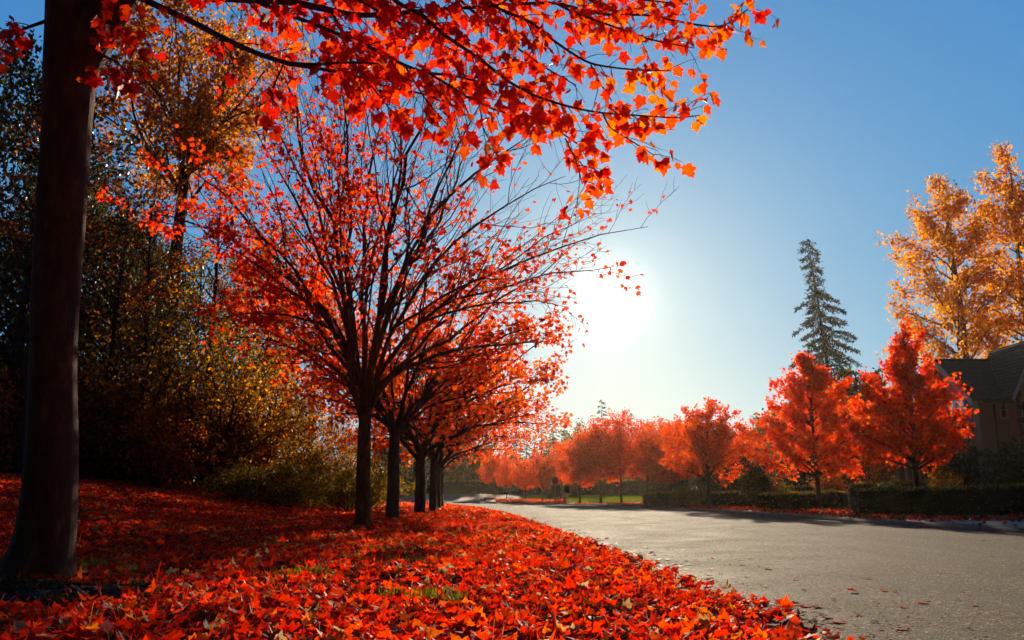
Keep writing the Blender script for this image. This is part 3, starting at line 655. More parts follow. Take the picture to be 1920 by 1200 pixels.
# ------------------------------------------------------------------ right side trees
RG = 'red maples beyond the road'
mA = thing('maple_tree', 'glowing red maple with a pointed crown right of centre, below the tall fir', 'tree', on_ground(1534, 31), RG)
broad(mA, 51, H=6.3, hf=1.2, tr=.10, Rr=2.25, zc=2.9, Rz=2.5, nl=36, nsub=8, ntw=4, lpt=9, lsize=.12, tpl='low', lm='red', bm='bark_dark', leader=.9, el0=-35, el1=88, t1=.15, up=.28, lspread=.07, rb=.62, cone=.6)
mB = thing('maple_tree', 'red maple with upright feathery top in front of the house', 'tree', on_ground(1722, 26.5), RG)
broad(mB, 52, H=6.1, hf=1.2, tr=.10, Rr=1.75, zc=2.7, Rz=2.6, nl=34, nsub=8, ntw=4, lpt=8, lsize=.11, tpl='low', lm='red', bm='bark_dark', leader=.6, el0=-30, el1=88, t1=.15, up=.45, lspread=.07, rb=.5, cone=.62)
mC = thing('maple_tree', 'orange red maple with spiky upright shoots by the middle hedge', 'tree', on_ground(1330, 38), RG)
broad(mC, 53, H=4.4, hf=1.1, tr=.10, Rr=1.9, zc=2.5, Rz=1.9, nl=30, nsub=8, ntw=4, lpt=9, lsize=.12, tpl='dia', lm='orange', bm='bark_dark', leader=.5, el0=-25, el1=88, t1=.15, up=.45, lspread=.07, rb=.45, cone=.2)
mD = thing('maple_tree', 'small orange maple on the sunlit lawn, crown merging with its neighbours', 'tree', on_ground(1126, 62), RG)
broad(mD, 54, H=5.6, hf=1.4, tr=.10, Rr=2.3, zc=3.5, Rz=2.3, nl=26, nsub=7, ntw=4, lpt=9, lsize=.16, tpl='dia', lm='orange', bm='bark_dark', leader=.7, el0=-40, el1=88, t1=.15, up=.12, lspread=.13, rb=.45)
mE = thing('maple_tree', 'taller loose orange maple at the right end of the sunlit lawn', 'tree', on_ground(1165, 61), RG)
broad(mE, 56, H=6.2, hf=1.3, tr=.09, Rr=2.0, zc=3.6, Rz=2.7, nl=24, nsub=7, ntw=4, lpt=7, lsize=.15, tpl='dia', lm='red', bm='bark_dark', leader=.5, el0=-30, el1=88, t1=.15, up=.4, lspread=.13, rb=.6, cone=.35)
for px, d, rz, sc, lab in [(950, 84, 2.7, .62, 'farthest orange maple seen over the bend of the road'), (1215, 57, 3.0, .84, 'orange maple behind the far end of the middle hedge'), (1052, 76, 3.6, .78, 'orange maple behind the street sign'), (1400, 48, 1.2, .66, 'low orange maple between the spiky and the pointed red maple')]: dup(mE, lab, on_ground(px, d), rz, sc)
for px, d, rz, sc, lab in [
 (1087, 61, .8, .78, 'orange maple with a slightly crooked trunk, left of the middle lawn tree'),
 (1260, 52, 4.1, .82, 'orange maple between the lawn and the spiky maple'),
 (1017, 72, 5.0, .68, 'rounded orange maple at the leaf strewn left end of the lawn'),
 (985, 78, 1.5, .62, 'far small orange maple just left of the rounded one'),
 (925, 92, .2, .72, 'farthest red tree, half behind the row of maples'),
 (1290, 62, 2.4, 1.0, 'dull orange maple behind the spiky one'),
]: dup(mD, lab, on_ground(px, d), rz, sc)
dup(mC, 'dark red maple in the shade between the pointed maple and the house', on_ground(1632, 38), 1.9, .98)
py_ = thing('poplar_tree', 'tall yellow poplar rising behind the house roof', 'tree', on_ground(1828, 66), 'yellow poplars behind the house')
broad(py_, 61, H=26, hf=5.5, tr=.38, Rr=4.7, zc=13.8, Rz=11.2, nl=46, nsub=10, ntw=5, lpt=6.5, lsize=.27, tpl='dia', lm='yellow', bm='bark_grey', leader=.92, el0=-50, el1=88, t1=.18, up=.1, lspread=.28, rb=.65, sub_len=.36)
dup(py_, 'taller thinner yellow poplar cut by the right edge of the view', on_ground(1972, 66), 2.2, (.95, .95, 1.08))
fir = thing('fir_tree', 'tall ragged fir standing alone against the sky', 'tree', on_ground(1576, 70), 'firs')
conifer(fir, 71, 21.3, 3.9, .28, n=105, hang=.5, z0=.25, irregular=.9, ns=22, skew=-1.2, nsz=.66, gap=(.80, .88))
fs = thing('fir_tree', 'small pointed fir above the orange maples, right of the sun', 'tree', on_ground(1132, 120), 'firs')
conifer(fs, 72, 13.0, 2.7, .2, n=60, hang=.4, z0=.08, irregular=.35, ns=12, nsz=.5)
for px, d, rz, sc, lab in [(987, 118, 1, .72, 'leftmost dark fir beside the row of maples'), (1016, 120, 2, .78, 'dark fir, second from the row of maples'), (1038, 122, 3, .86, 'tallest dark fir of the three beside the row'), (1187, 120, 4, .86, 'narrow fir tip above the orange maples'), (1002, 128, 5, .66, 'small fir behind the gap of the three dark ones'), (968, 112, 0, .7, 'dark fir half hidden by the row maples')]:
    dup(fs, lab, on_ground(px, d), rz, sc)
# round backdrop trees behind the orange maples
bg = thing('broadleaf_tree', 'olive backdrop tree behind the orange maples, below the small fir', 'tree', on_ground(1100, 149), 'backdrop trees'); bg.scale = (1.2,)*3
broad(bg, 81, H=10.5, hf=1.4, tr=.2, Rr=4.2, zc=5.3, Rz=4.6, nl=26, nsub=7, ntw=4, lpt=10, lsize=.36, tpl='dia', lm='olive', bm='bark_dark', leader=.5, el0=-60, el1=88, t1=.15, lspread=.3, rb=.4)
_og = on_ground
def bgp(px, d): return _og(px, d*1.42) if 950 < px < 1460 else _og(px, d)
for px, d, rz, sc, lab in [
 (1065, 110, 1, .85, 'olive backdrop tree over the street sign'), (1150, 100, 2, .9, 'olive backdrop tree right of the small fir'), (1205, 98, 3, .92, 'olive backdrop tree above the hedge end'),
 (1245, 94, 4, .9, 'olive backdrop tree left of the spiky maple'), (1310, 90, 5, .78, 'olive backdrop tree behind the spiky maple'), (1365, 85, .5, .7, 'olive backdrop tree right of the spiky maple'),
 (1420, 78, 1.5, .7, 'low olive backdrop tree left of the pointed red maple'), (1480, 74, 2.5, .75, 'olive backdrop tree behind the pointed red maple'), (1570, 70, 3.5, .8, 'olive backdrop tree under the tall fir'),
 (1622, 60, 4.5, .86, 'round olive gold tree showing between the two red maples'), (1690, 72, 5.5, .8, 'backdrop tree hidden behind the feathery maple'),
 (1020, 108, .9, .6, 'low backdrop tree under the three firs'), (960, 110, 1.9, .6, 'low backdrop tree at the left of the bend'), (900, 112, 2.9, .7, 'backdrop tree behind the last row trunk'),
 (840, 114, 3.9, .75, 'backdrop tree behind the row trunks'), (780, 100, 4.9, .7, 'backdrop tree seen between the row trunks'), (720, 90, 5.9, .7, 'backdrop tree left of the third row trunk')]:
    dup(bg, lab, bgp(px, d), rz, sc*(1.2 if 950 < px < 1460 else 1))

# ------------------------------------------------------------------ hedges and shrubs on the right
def hedge(label, pts, w, h, seed, nleaf=9000, lsz=.07, round_end=True):
    """clipped hedge along ground points [(x, y)]"""
    rng = np.random.default_rng(seed); p = np.array(pts, float); c = p.mean(0)
    root = np.array([c[0], c[1], gz1(c[0], c[1])])
    seg = np.linalg.norm(np.diff(p, axis=0), axis=1); cum = np.concatenate([[0], np.cumsum(seg)]); n = max(8, int(cum[-1]/.4))
    s_ = np.linspace(0, cum[-1], n); q = np.stack([np.interp(s_, cum, p[:, k]) for k in (0, 1)], 1)
    t = np.gradient(q, axis=0); t /= np.linalg.norm(t, axis=1)[:, None]; nn = np.stack([-t[:, 1], t[:, 0]], 1)
    sec = [(-1, 0), (-1.02, .3), (-1.0, .7), (-.94, .93), (-.75, 1.0), (-.3, 1.01), (.3, 1.0), (.75, 1.0), (.94, .93), (1.0, .7), (1.02, .3), (1, 0)]
    V = []
    for i in range(n):
        e = min(s_[i], cum[-1]-s_[i]); k = min(1, .55+e/.5) if round_end else 1
        z = gz1(*q[i])-.04
        for a, b in sec:
            V.append((q[i, 0]+nn[i, 0]*a*w/2*k+rng.normal(0, .014), q[i, 1]+nn[i, 1]*a*w/2*k+rng.normal(0, .014), z+b*h*(1 if e > .01 else .93)+(rng.normal(0, .012) if b > 0 else 0)))
    V = np.array(V)-root; m = len(sec); i = np.arange(n-1)[:, None]*m; j = np.arange(m-1)[None]
    f = np.stack([i+j, i+j+1, i+m+j+1, i+m+j], -1).reshape(-1, 4)
    mb = MB(); mb.add(V, [f, np.array([list(range(m))]), np.array([list(range((n-1)*m, n*m))[::-1]])], .1)
    # leaf clusters on the surface
    fi = rng.integers(0, len(f), nleaf); a, b = rng.random(nleaf)[:, None], rng.random(nleaf)[:, None]
    A, B, C_, D_ = (V[f[fi, k]] for k in range(4)); pos = (A*(1-a)+B*a)*(1-b)+(D_*(1-a)+C_*a)*b
    nr = np.cross(B-A, D_-A); nr /= np.maximum(np.linalg.norm(nr, axis=1)[:, None], 1e-9); nr *= -1
    up = np.array([0, 0, 1.]); tip = nr*.9+rng.normal(0, .6, (nleaf, 3))+up*.35
    add_leaves(mb, pos-nr*.0+rng.normal(0, .012, (nleaf, 3)), tip, rng.normal(size=(nleaf, 3)), lsz*(.5+rng.random(nleaf)), np.clip(rng.normal(.55, .25, nleaf), 0, 1), 'oval', .3, rng)
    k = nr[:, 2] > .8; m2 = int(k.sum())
    add_leaves(mb, pos[k]-[0, 0, .01], np.array([[0, 0, 1.]])+rng.normal(0, .45, (m2, 3)), rng.normal(size=(m2, 3)), lsz*(.9+1.2*rng.random(m2)), np.clip(rng.normal(.95, .12, m2), 0, 1), 'oval', .3, rng)  # gold sprigs on top: fringe lit by low sun, put into leaf colour
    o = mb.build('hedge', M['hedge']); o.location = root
    return tag(o, label, 'hedge', 'clipped hedges beyond the road')
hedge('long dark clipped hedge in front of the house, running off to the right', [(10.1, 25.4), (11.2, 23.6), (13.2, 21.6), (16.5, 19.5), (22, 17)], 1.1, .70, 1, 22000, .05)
def hp(px, d): return (X_at(px, d), d)
hedge('dark hedge left of the long one, under the pointed red maple', [hp(1425, 33), hp(1500, 32.5), hp(1585, 31.5)], 1.0, .62, 2, 9000, .055)
hedge('hedge beside the right end of the lawn, in front of the spiky maple', [hp(1215, 47), hp(1270, 45), hp(1345, 42), hp(1410, 40)], 1.2, .68, 3, 10000, .06)
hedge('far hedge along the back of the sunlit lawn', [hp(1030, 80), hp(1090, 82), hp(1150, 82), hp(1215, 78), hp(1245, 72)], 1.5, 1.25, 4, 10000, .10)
hedge('second clipped hedge behind the long one, by the porch', [hp(1600, 34), hp(1700, 32), hp(1800, 31)], .9, .85, 5, 8000, .055)
hedge('grassy topped hedge behind the middle hedge', [hp(1400, 44), hp(1480, 42), hp(1570, 40)], .9, .8, 6, 7000, .06)
hedge('far hedge in the shade across the bend, left of the lawn', [hp(700, 104), hp(800, 108), hp(900, 106), hp(985, 98), hp(1028, 88)], 2.0, 1.5, 7, 9000, .13)

SG = 'garden shrubs beyond the road'
def shrub(label, px, d, seed, Rr, Rz, lm='olive', n=12, lpt=9, lsz=.09, name='garden_shrub'):
    r = thing(name, label, 'shrub', on_ground(px, d), SG)
    broad(r, seed, H=Rz*2, hf=.2, tr=.025, Rr=Rr, zc=Rz*.95, Rz=Rz, nl=n, nsub=6, ntw=4, lpt=lpt, lsize=lsz, tpl='oval', lm=lm, bm='bark_dark', stems=5, el0=-40, el1=88, lspread=.07); return r
up_s = shrub('narrow upright dark shrub between the two hedges', 1421, 36, 91, .45, 1.15, 'dark', 14, 16)
s1 = shrub('pale leaved shrub on the middle hedge by the spiky maple', 1290, 41, 92, .75, .45, 'olive', 12, 12)
s2 = shrub('tiny amber leaved sapling on the long hedge before the house', 1770, 24.6, 93, .25, .55, 'gold', 9, 8, .06)
s3 = shrub('big dark rounded shrub against the house wall', 1790, 37, 94, 1.3, 1.3, 'dark', 16, 16, .12)
s4 = shrub('rust leaved shrub behind the second clipped hedge', 1655, 33, 95, .5, .65, 'rust', 12, 10, .07)
for src, lab, px, d, rz, sc in [(s3, 'dark rounded shrub below the small house windows', 1900, 37.5, 1, .9), (s3, 'dark shrub left of the porch columns', 1600, 44, 2, 1.0), (s3, 'dark shrub behind the trunk of the pointed maple', 1500, 46, 3, 1.1),
    (s3, 'dark shrub right of the spiky maple', 1385, 46, 4, .9), (s3, 'dark shrub between the spiky maple and the lawn', 1255, 56, 5, 1.1), (s1, 'pale leaved shrub under the pointed maple', 1475, 34.5, 1.5, .8), (s1, 'pale leaved shrub at the corner behind the long hedge', 1690, 30, 2.5, .8),
    (s1, 'small pale shrub right of the feathery maple trunk', 1745, 29, .5, .7), (s4, 'rust shrub beside the narrow upright one', 1450, 37, 1.2, 1.0), (s3, 'dark shrub right of the spiky maple trunk, lower one', 1350, 44, .3, .8), (s4, 'rust shrub behind the pointed maple trunk', 1560, 36, 2.0, 1.1)]:
    dup(src, lab, on_ground(px, d), rz, sc)

# ------------------------------------------------------------------ house
def house():
    X0, Y0 = 22.4, 41.0; zg = gz1(X0, Y0)
    root = thing('house', 'two storey stucco house with steep brown gables behind the feathery maple', 'house', (X0, Y0, zg))
    stucco = noise_mat('stucco', (.34, .225, .13), (.42, .29, .175), 12, .95, .4, 60)
    trim = noise_mat('painted trim', (.42, .36, .30), (.50, .44, .37), 3, .6, .05)
    shut = noise_mat('shutter paint', (.02, .022, .03), (.035, .036, .045), 6, .5, .1)
    dark = noise_mat('gutter metal', (.05, .04, .035), (.08, .06, .05), 6, .4, .05)
    # tiled roof material
    m, nt, out = new_mat('roof tiles'); L = nt.links
    tc = N(nt, 'ShaderNodeTexCoord'); mp = N(nt, 'ShaderNodeMapping'); mp.inputs['Scale'].default_value = (1, 1, 1.0); L.new(tc.outputs['UV'], mp.inputs[0])
    bk = N(nt, 'ShaderNodeTexBrick'); L.new(tc.outputs['Object'], bk.inputs['Vector'])
    no = N(nt, 'ShaderNodeTexNoise', Scale=9., Detail=6); L.new(tc.outputs['Object'], no.inputs['Vector'])
    c = ramp(nt, [(.3, (.07, .042, .034)), (.6, (.12, .075, .06)), (.8, (.18, .12, .095))], no.outputs['Fac'])
    pb = N(nt, 'ShaderNodeBsdfPrincipled', Roughness=.9); pb.inputs['Specular IOR Level'].default_value = .12; L.new(c, pb.inputs['Base Color']); L.new(pb.outputs[0], out.inputs[0]); nt.nodes.remove(bk)
    roofm = m
    gl, ntg, og = new_mat('window glass'); pg = N(ntg, 'ShaderNodeBsdfPrincipled', Roughness=.06, Metallic=0.0); pg.inputs['Base Color'].default_value = (.02, .025, .03, 1); pg.inputs['Specular IOR Level'].default_value = 1.0; pg.inputs['Coat Weight'].default_value = 1; ntg.links.new(pg.outputs[0], og.inputs[0])
    g = lambda z: z-zg
    ze, zr_, w = 5.43, 7.45, 2.65; ez = g(ze); rz = g(zr_)
    # wing A: gable faces -x
    mb = MB()
    mb.box(0, 5.2, 0, .18, -.3, ez); mb.box(0, 5.2, 2*w-.18, 2*w, -.3, ez)
    mb.prism([(0, .18, -.3), (0, 2*w-.18, -.3), (0, 2*w-.18, ez), (0, w, rz-.12), (0, .18, ez)], (.18, 0, 0))
    mb.build('wall', stucco, root)
    def tiles(a, b, c, d, rows, nm='roof'):
        """courses of overlapping tiles on quad a(eave left) b(eave right) c(ridge right) d(ridge left)"""
        a, b, c, d = map(lambda q: np.array(q, float), (a, b, c, d)); nrm = unit(np.cross(b-a, d-a)); mb = MB(); rng = np.random.default_rng(8)
        for r_ in range(rows):
            t0, t1 = r_/rows, (r_+1.15)/rows; t1 = min(t1, 1.0)
            p0, p1 = a+(d-a)*t0, b+(c-b)*t0; q0, q1 = a+(d-a)*t1, b+(c-b)*t1
            nt_ = max(3, int(np.linalg.norm(p1-p0)/.33))
            for k in range(nt_):
                f0, f1 = (k+.03+.5*(r_ % 2)*.0)/nt_, (k+.97)/nt_; h0 = .05+rng.normal(0, .006); h1 = .015
                A = p0+(p1-p0)*f0+nrm*h0; B = p0+(p1-p0)*f1+nrm*h0; C = q0+(q1-q0)*f1+nrm*h1; D = q0+(q1-q0)*f0+nrm*h1
                A2 = A-nrm*.04; B2 = B-nrm*.04; mb.add([A, B, C, D, A2, B2], [np.array([(0, 1, 2, 3), (4, 5, 1, 0)])], rng.random())
        mb.prism([a-nrm*.06, b-nrm*.06, c-nrm*.06, d-nrm*.06], nrm*.06)
        return mb
    ov = .45; sl = (rz-ez)/w
    mb = tiles((-.5, -ov, ez-ov*sl), (5.4, -ov, ez-ov*sl), (5.4, w, rz), (-.5, w, rz), 13); m2 = tiles((5.4, 2*w+ov, ez-ov*sl), (-.5, 2*w+ov, ez-ov*sl), (-.5, w, rz), (5.4, w, rz), 13)
    mb.v += m2.v; mb.f += [f+mb.n for f in m2.f]; mb.r += m2.r; mb.m += m2.m; mb.n += m2.n
    mb.tube(np.array([(-.52, w, rz+.04), (5.42, w, rz+.04)]), [.07, .07], 8)
    mb.build('roof', roofm, root)
    mb = MB()       # barge boards, tie beam and corbels of gable A
    for s_ in (0, 1):
        y0 = -ov if s_ == 0 else 2*w+ov; z0 = ez-ov*sl
        mb.prism([(-.56, y0, z0-.30), (-.56, w, rz-.30), (-.56, w, rz+.0), (-.56, y0, z0)], (.06, 0, 0))
    mb.box(-.08, -.003, .3, 2*w-.3, ez+.15, ez+.38)
    for k in range(9): mb.box(-.22, -.003, .6+k*.5, .76+k*.5, ez-.02, ez+.14)
    mb.build('gable_trim', trim, root)
    mb = MB(); mb.box(-.1, 2.2, -ov-.13, -ov+.0, ez-ov*sl-.17, ez-ov*sl-.03); mb.build('gutter', dark, root)
    def window(face, u0, u1, z0, z1, at, nx=2, ny=3, shutters=True):
        """face 'x': on the -x wall at x=at; 'y': on the -y wall at y=at"""
        def bx(mb, a0, a1, b0, b1, d0, d1):
            if face == 'x': mb.box(at-d1, at-d0, a0, a1, b0, b1)
            else: mb.box(a0, a1, at-d1, at-d0, b0, b1)
        fr = MB(); t = .07
        bx(fr, u0-t, u1+t, z0-t-.03, z0, .003, .10); bx(fr, u0-t, u1+t, z1, z1+t, .003, .08); bx(fr, u0-t, u0, z0, z1, .003, .07); bx(fr, u1, u1+t, z0, z1, .003, .07)
        for k in range(1, nx): u = u0+(u1-u0)*k/nx; bx(fr, u-.018, u+.018, z0, z1, .012, .045)
        for k in range(1, ny): z = z0+(z1-z0)*k/ny; bx(fr, u0, u1, z-.015, z+.015, .013, .04)
        f = fr.build('window', trim, root)
        pn = MB(); bx(pn, u0, u1, z0, z1, .002, .012); pn.build('pane', gl, f)
        if shutters:
            for a in (u0-t-.50, u1+t+.03):
                sh = MB(); bx(sh, a, a+.06, z0-.05, z1+.05, .003, .05); bx(sh, a+.41, a+.47, z0-.05, z1+.05, .003, .05); bx(sh, a+.06, a+.41, z0-.05, z1+.05, .003, .02)
                nn = int((z1-z0)/.09)
                for k in range(nn): z = z0+k*(z1-z0)/nn; bx(sh, a+.06, a+.41, z, z+.045, .02, .042)
                sh.build('shutter', shut, f)
    # upstairs window of gable A, second one downstairs
    window('x', 1.15, 2.75, g(3.75), g(5.35), 0, 2, 3); window('x', 1.1, 2.8, g(1.4), g(2.9), 0, 2, 3)
    # wing B: narrow steep gable towards the road
    yb = -.75; c0, hw, ap = 2.55, 1.15, g(8.0); e2 = g(5.2); s2 = (ap-e2)/(hw+.32)
    mb = MB(); mb.prism([(c0-hw, yb, -.3), (c0+hw, yb, -.3), (c0+hw, yb, e2+.5), (c0, yb, ap-.25), (c0-hw, yb, e2+.5)], (0, .16, 0))
    mb.box(c0-hw, c0-hw+.16, yb+.16, -.003, -.3, e2+.45); mb.box(c0+hw-.16, c0+hw, yb+.16, -.003, -.3, e2+.45)
    mb.box(c0+hw+.003, 5.2, -.35, -.003, -.3, ez-.05)
    mb.build('wall', stucco, root)
    q = MB()
    for k in range(17): q.box(c0-hw-.02, c0-hw+(.28 if k % 2 else .18), yb-.02, yb-.002, -.1+k*.31, .19+k*.31)
    q.build('quoins', noise_mat('quoin stone', (.10, .08, .06), (.16, .13, .10), 8, .9, .3), root)
    mb = tiles((c0-hw-.32, yb+w+1, e2), (c0-hw-.32, yb-.4, e2), (c0, yb-.4, ap), (c0, yb+w+1, ap), 15); m2 = tiles((c0+hw+.32, yb-.4, e2), (c0+hw+.32, yb+w+1, e2), (c0, yb+w+1, ap), (c0, yb-.4, ap), 15)
    mb.v += m2.v; mb.f += [f+mb.n for f in m2.f]; mb.r += m2.r; mb.m += m2.m; mb.n += m2.n
    mb.build('roof', roofm, root)
    mb = MB()
    for sg in (-1, 1):
        xo = c0+sg*(hw+.34); mb.prism([(xo, yb-.46, e2-.25), (c0, yb-.46, ap-.27), (c0, yb-.46, ap+.03), (xo, yb-.46, e2+.02)], (0, .05, 0))
    mb.box(c0-.8, c0+.8, yb-.10, yb-.003, e2+.75, e2+.95)
    mb.build('gable_trim', trim, root)
    window('y', 1.02+.02, 1.30, g(4.3), g(5.0), 0, 1, 2, False)
    window('y', c0-.3, c0+.3, g(3.6), g(4.9), yb, 2, 3, True); window('y', c0-.3, c0+.3, g(1.5), g(2.9), yb, 2, 3, False)
    window('y', 1.0, 1.28, g(1.6), g(2.7), 0, 1, 2, False)
    mb = MB(); mb.tube(np.array([(.72, -.06, ez-.5), (.72, -.06, -.2)]), [.045, .045], 8); mb.build('downpipe', dark, root)
    # porch at the left: columns, beam and low roof
    wm = noise_mat('white column', (.36, .36, .36), (.45, .45, .44), 3, .5, .05)
    for x in (-3.6, -3.15, -1.0, -.55):
        mb = MB(); x_ = x; mb.tube(np.array([(x_, 1.2, z) for z in (-.3, .0, .02, .18, .2, 2.2, 2.22, 2.35)]), [.17, .17, .17, .17, .11, .095, .14, .14], 14); mb.build('porch_column', wm, root)
    mb = MB(); mb.box(-4.1, -.003, .95, 4.6, 2.36, 2.62); mb.build('porch_beam', trim, root)
    mb = tiles((-4.4, .7, 2.64), (-.1, .7, 2.64), (-.1, 4.6, 3.9), (-4.4, 4.6, 3.9), 12); mb.build('porch_roof', roofm, root)
    mb = MB(); mb.box(-4.1, -.003, 4.4, 4.6, -.3, 2.35); mb.build('porch_wall', stucco, root)
house()

# ------------------------------------------------------------------ hydrant and sign post
x, y, z = on_ground(1059, 62.5)
h = thing('fire_hydrant', 'pale fire hydrant on the sunlit lawn edge', 'hydrant', (x, y, z))
hm = noise_mat('hydrant paint', (.45, .42, .36), (.55, .52, .45), 6, .5, .1)
mb = MB(); pr = [(0, .17), (.05, .17), (.06, .12), (.5, .115), (.51, .15), (.56, .15), (.57, .13), (.66, .10), (.72, .05), (.73, .03), (.79, .03)]
mb.tube(np.array([(0, 0, a) for a, b in pr]), [b for a, b in pr], 16); mb.build('barrel', hm, h, smooth=False)
for a in (0, math.pi, -math.pi/2):
    mb = MB(); d_ = np.array([math.cos(a), math.sin(a), 0]); mb.tube(np.array([d_*.08+[0, 0, .42], d_*.2+[0, 0, .42], d_*.2+[0, 0, .42]+d_*.001, d_*.25+[0, 0, .42]]), [.06, .06, .075, .07], 10); mb.build('outlet', hm, h)
x, y, z = on_ground(1041, 60.5)
h = thing('street_sign', 'thin dark post with a small pale sign at the edge of the lawn', 'sign', (x, y, z))
mb = MB(); mb.tube(np.array([(0, 0, -.1), (0, 0, 2.0)]), [.045, .04], 10); mb.build('post', noise_mat('post steel', (.05, .045, .04), (.08, .07, .06), 5, .6, .1), h)
mb = MB(); mb.box(-.20, .20, -.055, -.042, 1.55, 1.92); mb.build('panel', noise_mat('sign panel', (.30, .25, .27), (.36, .31, .32), 4, .5, .02), h)

# ------------------------------------------------------------------ fallen leaves, grass, soil mound
def litter():
    rng = np.random.default_rng(9); mb = MB()
    def zone(n, x0f, x1f, y0, y1, tpl, smin, smax, keep, tilt=.6, lift=.03, rb=.5, curl=.45, power=1.0):
        y = y0+(y1-y0)*rng.random(n)**power; x = x0f(y)+(x1f(y)-x0f(y))*rng.random(n)
        k = keep(x, y); x, y = x[k], y[k]; m = len(x)
        z = gz(x, y); on_road = (x > xl(y)-.4) & (x < xr(y))
        tt = np.clip((x-xl(y)+.4)/(xr(y)-xl(y)+.4), 0, 1); z = np.where(on_road, np.maximum(z, .006+.12*tt*(1-tt)), z); on_road &= x > xl(y)+.15
        nrm = rng.normal(0, tilt, (m, 3)); nrm[:, 2] = 1.; nrm[on_road, :2] *= .15
        az = rng.random(m)*6.283; tip = np.stack([np.cos(az), np.sin(az), np.zeros(m)], 1); tip -= nrm*((tip*nrm).sum(1)/(nrm*nrm).sum(1))[:, None]
        size = smin+(smax-smin)*rng.random(m)
        pos = np.stack([x, y, z+.004+lift*rng.random(m)*np.where(on_road, .05, 1)], 1)
        pos = pos-tip/np.linalg.norm(tip, axis=1)[:, None]*size[:, None]*.4
        low = pos[:, 2]+np.minimum(0, tip[:, 2]/np.linalg.norm(tip, axis=1)*size); pos[:, 2] += np.clip(z+.004-low, 0, .06)-.009*on_road
        patch = .12*np.sin(x*1.3+y*.4)*np.sin(y*.9)
        rn = np.clip(rng.normal(rb-.03, .28, m)+patch, 0, 1)
        for k, cu in ((on_road, .07), (~on_road, curl)): add_leaves(mb, pos[k], tip[k], nrm[k], size[k]*(.85 if cu < .1 else 1), rn[k], tpl, cu, rng)
    nz = lambda x, y: .5+.5*np.sin(x*3.1+1.3*np.sin(y*2.2))*np.sin(y*2.7+1.1*np.sin(x*1.9))
    def edge_keep(x, y, dens=1.0):
        s = xl(y)-x; e = .13*np.sin(y*1.7)+.09*np.sin(y*4.1+1)+.07*np.sin(y*9.3+x*4)
        p = np.clip(.5+(s+.15-.33*np.clip((9-y)/5, 0, 1)+e)/.8, 0.0, 1)**1.3
        p = np.where(s < 0, np.maximum(p, .02*np.exp(s*1.6/1.0)), p)
        g = nz(x, y); p = p*np.where((g > .86) & (s > .6), .3, 1)
        # bare soil round the roots of the front tree
        dx = x-(FB[0]+.42); dy = y-(FB[1]-.80); m = np.exp(-(dx*dx/.34+dy*dy/.20)); p = p*(1-.93*np.clip(m*1.5, 0, 1))
        return rng.random(len(x)) < p*dens
    L_ = lambda px: (lambda y: X_at(px, 1.0)*y)
    zone(32000, L_(-160), lambda y: xl(y)+1.6, 2.6, 9.0, 'near', .034, .080, lambda x, y: edge_keep(x, y), .40, .045, .5, .42)
    zone(50000, L_(-60), lambda y: xl(y)+1.0, 9.0, 21, 'mid', .045, .09, lambda x, y: edge_keep(x, y), .48, .05, .5, .4)
    zone(62000, L_(60), lambda y: xl(y)+.7, 21, 66, 'dia', .08, .14, lambda x, y: edge_keep(x, y), .7, .05, .6, power=1.2)
    # strays on the asphalt
    zone(300, lambda y: xl(y)+.1, lambda y: xr(y), 3, 40, 'mid', .035, .07, lambda x, y: rng.random(len(x)) < np.clip(.15+.85*np.exp(-(x-xl(y))/.9)+.8*np.exp((x-xr(y))/.8), 0, 1), .3, .01, .35, power=1.3)
    zone(1500, lambda y: xr(y)-.9, lambda y: xr(y)+.1, 11, 70, 'low', .06, .10, lambda x, y: rng.random(len(x)) < np.exp((x-xr(y))/.45), .3, .01, .4)
    # crumbs and fragments gathered along the edge of the asphalt
    zone(9000, lambda y: xl(y)-.2, lambda y: xl(y)+1.6, 2.8, 30, 'dia', .012, .034, lambda x, y: rng.random(len(x)) < np.exp(-np.clip(x-xl(y)-.2, 0, 9)/.45), .3, .004, .35, power=1.4)
    # right verge under the hedges, its shade put into browner leaf colours
    zone(26000, lambda y: xr(y)+.15, lambda y: xr(y)+5.5, 12, 60, 'low', .06, .11, lambda x, y: rng.random(len(x)) < np.where((y < 18.5) & (x > 8.3), .05, .6*np.exp(-(x-xr(y))/3)), .6, .03, .26)
    zone(9000, lambda y: X_at(930, 1.)*y, lambda y: xr(y)+7, 60, 84, 'dia', .10, .16, lambda x, y: (x > xr(y)+.1) & (rng.random(len(x)) < np.where(x > X_at(1060, 1.)*y, .25*np.exp(-(x-xr(y))/1.2), .9)), .6, .03, .65)
    tag(mb.build('fallen_leaves', M['litter'], smooth=True), 'scarlet and orange maple leaves covering the verge and the road edge', 'fallen leaves', kind='stuff')
litter()
def grass():
    rng = np.random.default_rng(10); mb = MB(); P0 = []
    nz = lambda x, y: .5+.5*np.sin(x*3.1+1.3*np.sin(y*2.2))*np.sin(y*2.7+1.1*np.sin(x*1.9))
    n = 60000; y = 4.3+23*rng.random(n)**1.4; x = X_at(0, 1.)*y+(xl(y)-.1-X_at(0, 1.)*y)*rng.random(n)
    k = (nz(x, y) > .86) & (xl(y)-x > .6) & (np.hypot(x-FB[0]-.2, (y-FB[1]+.5)) > .5); x, y = x[k], y[k]; m = len(x)
    pos = np.stack([x, y, gz(x, y)], 1); tip = rng.normal(0, .45, (m, 3)); tip[:, 2] = 1
    add_leaves(mb, pos, tip, rng.normal(size=(m, 3)), .05+.05*rng.random(m), np.clip(rng.normal(.6, .2, m), 0, 1), 'blade', .3, rng)
    tag(mb.build('grass', M['grass']), 'tufts of green grass showing between the fallen leaves', 'grass', kind='stuff')
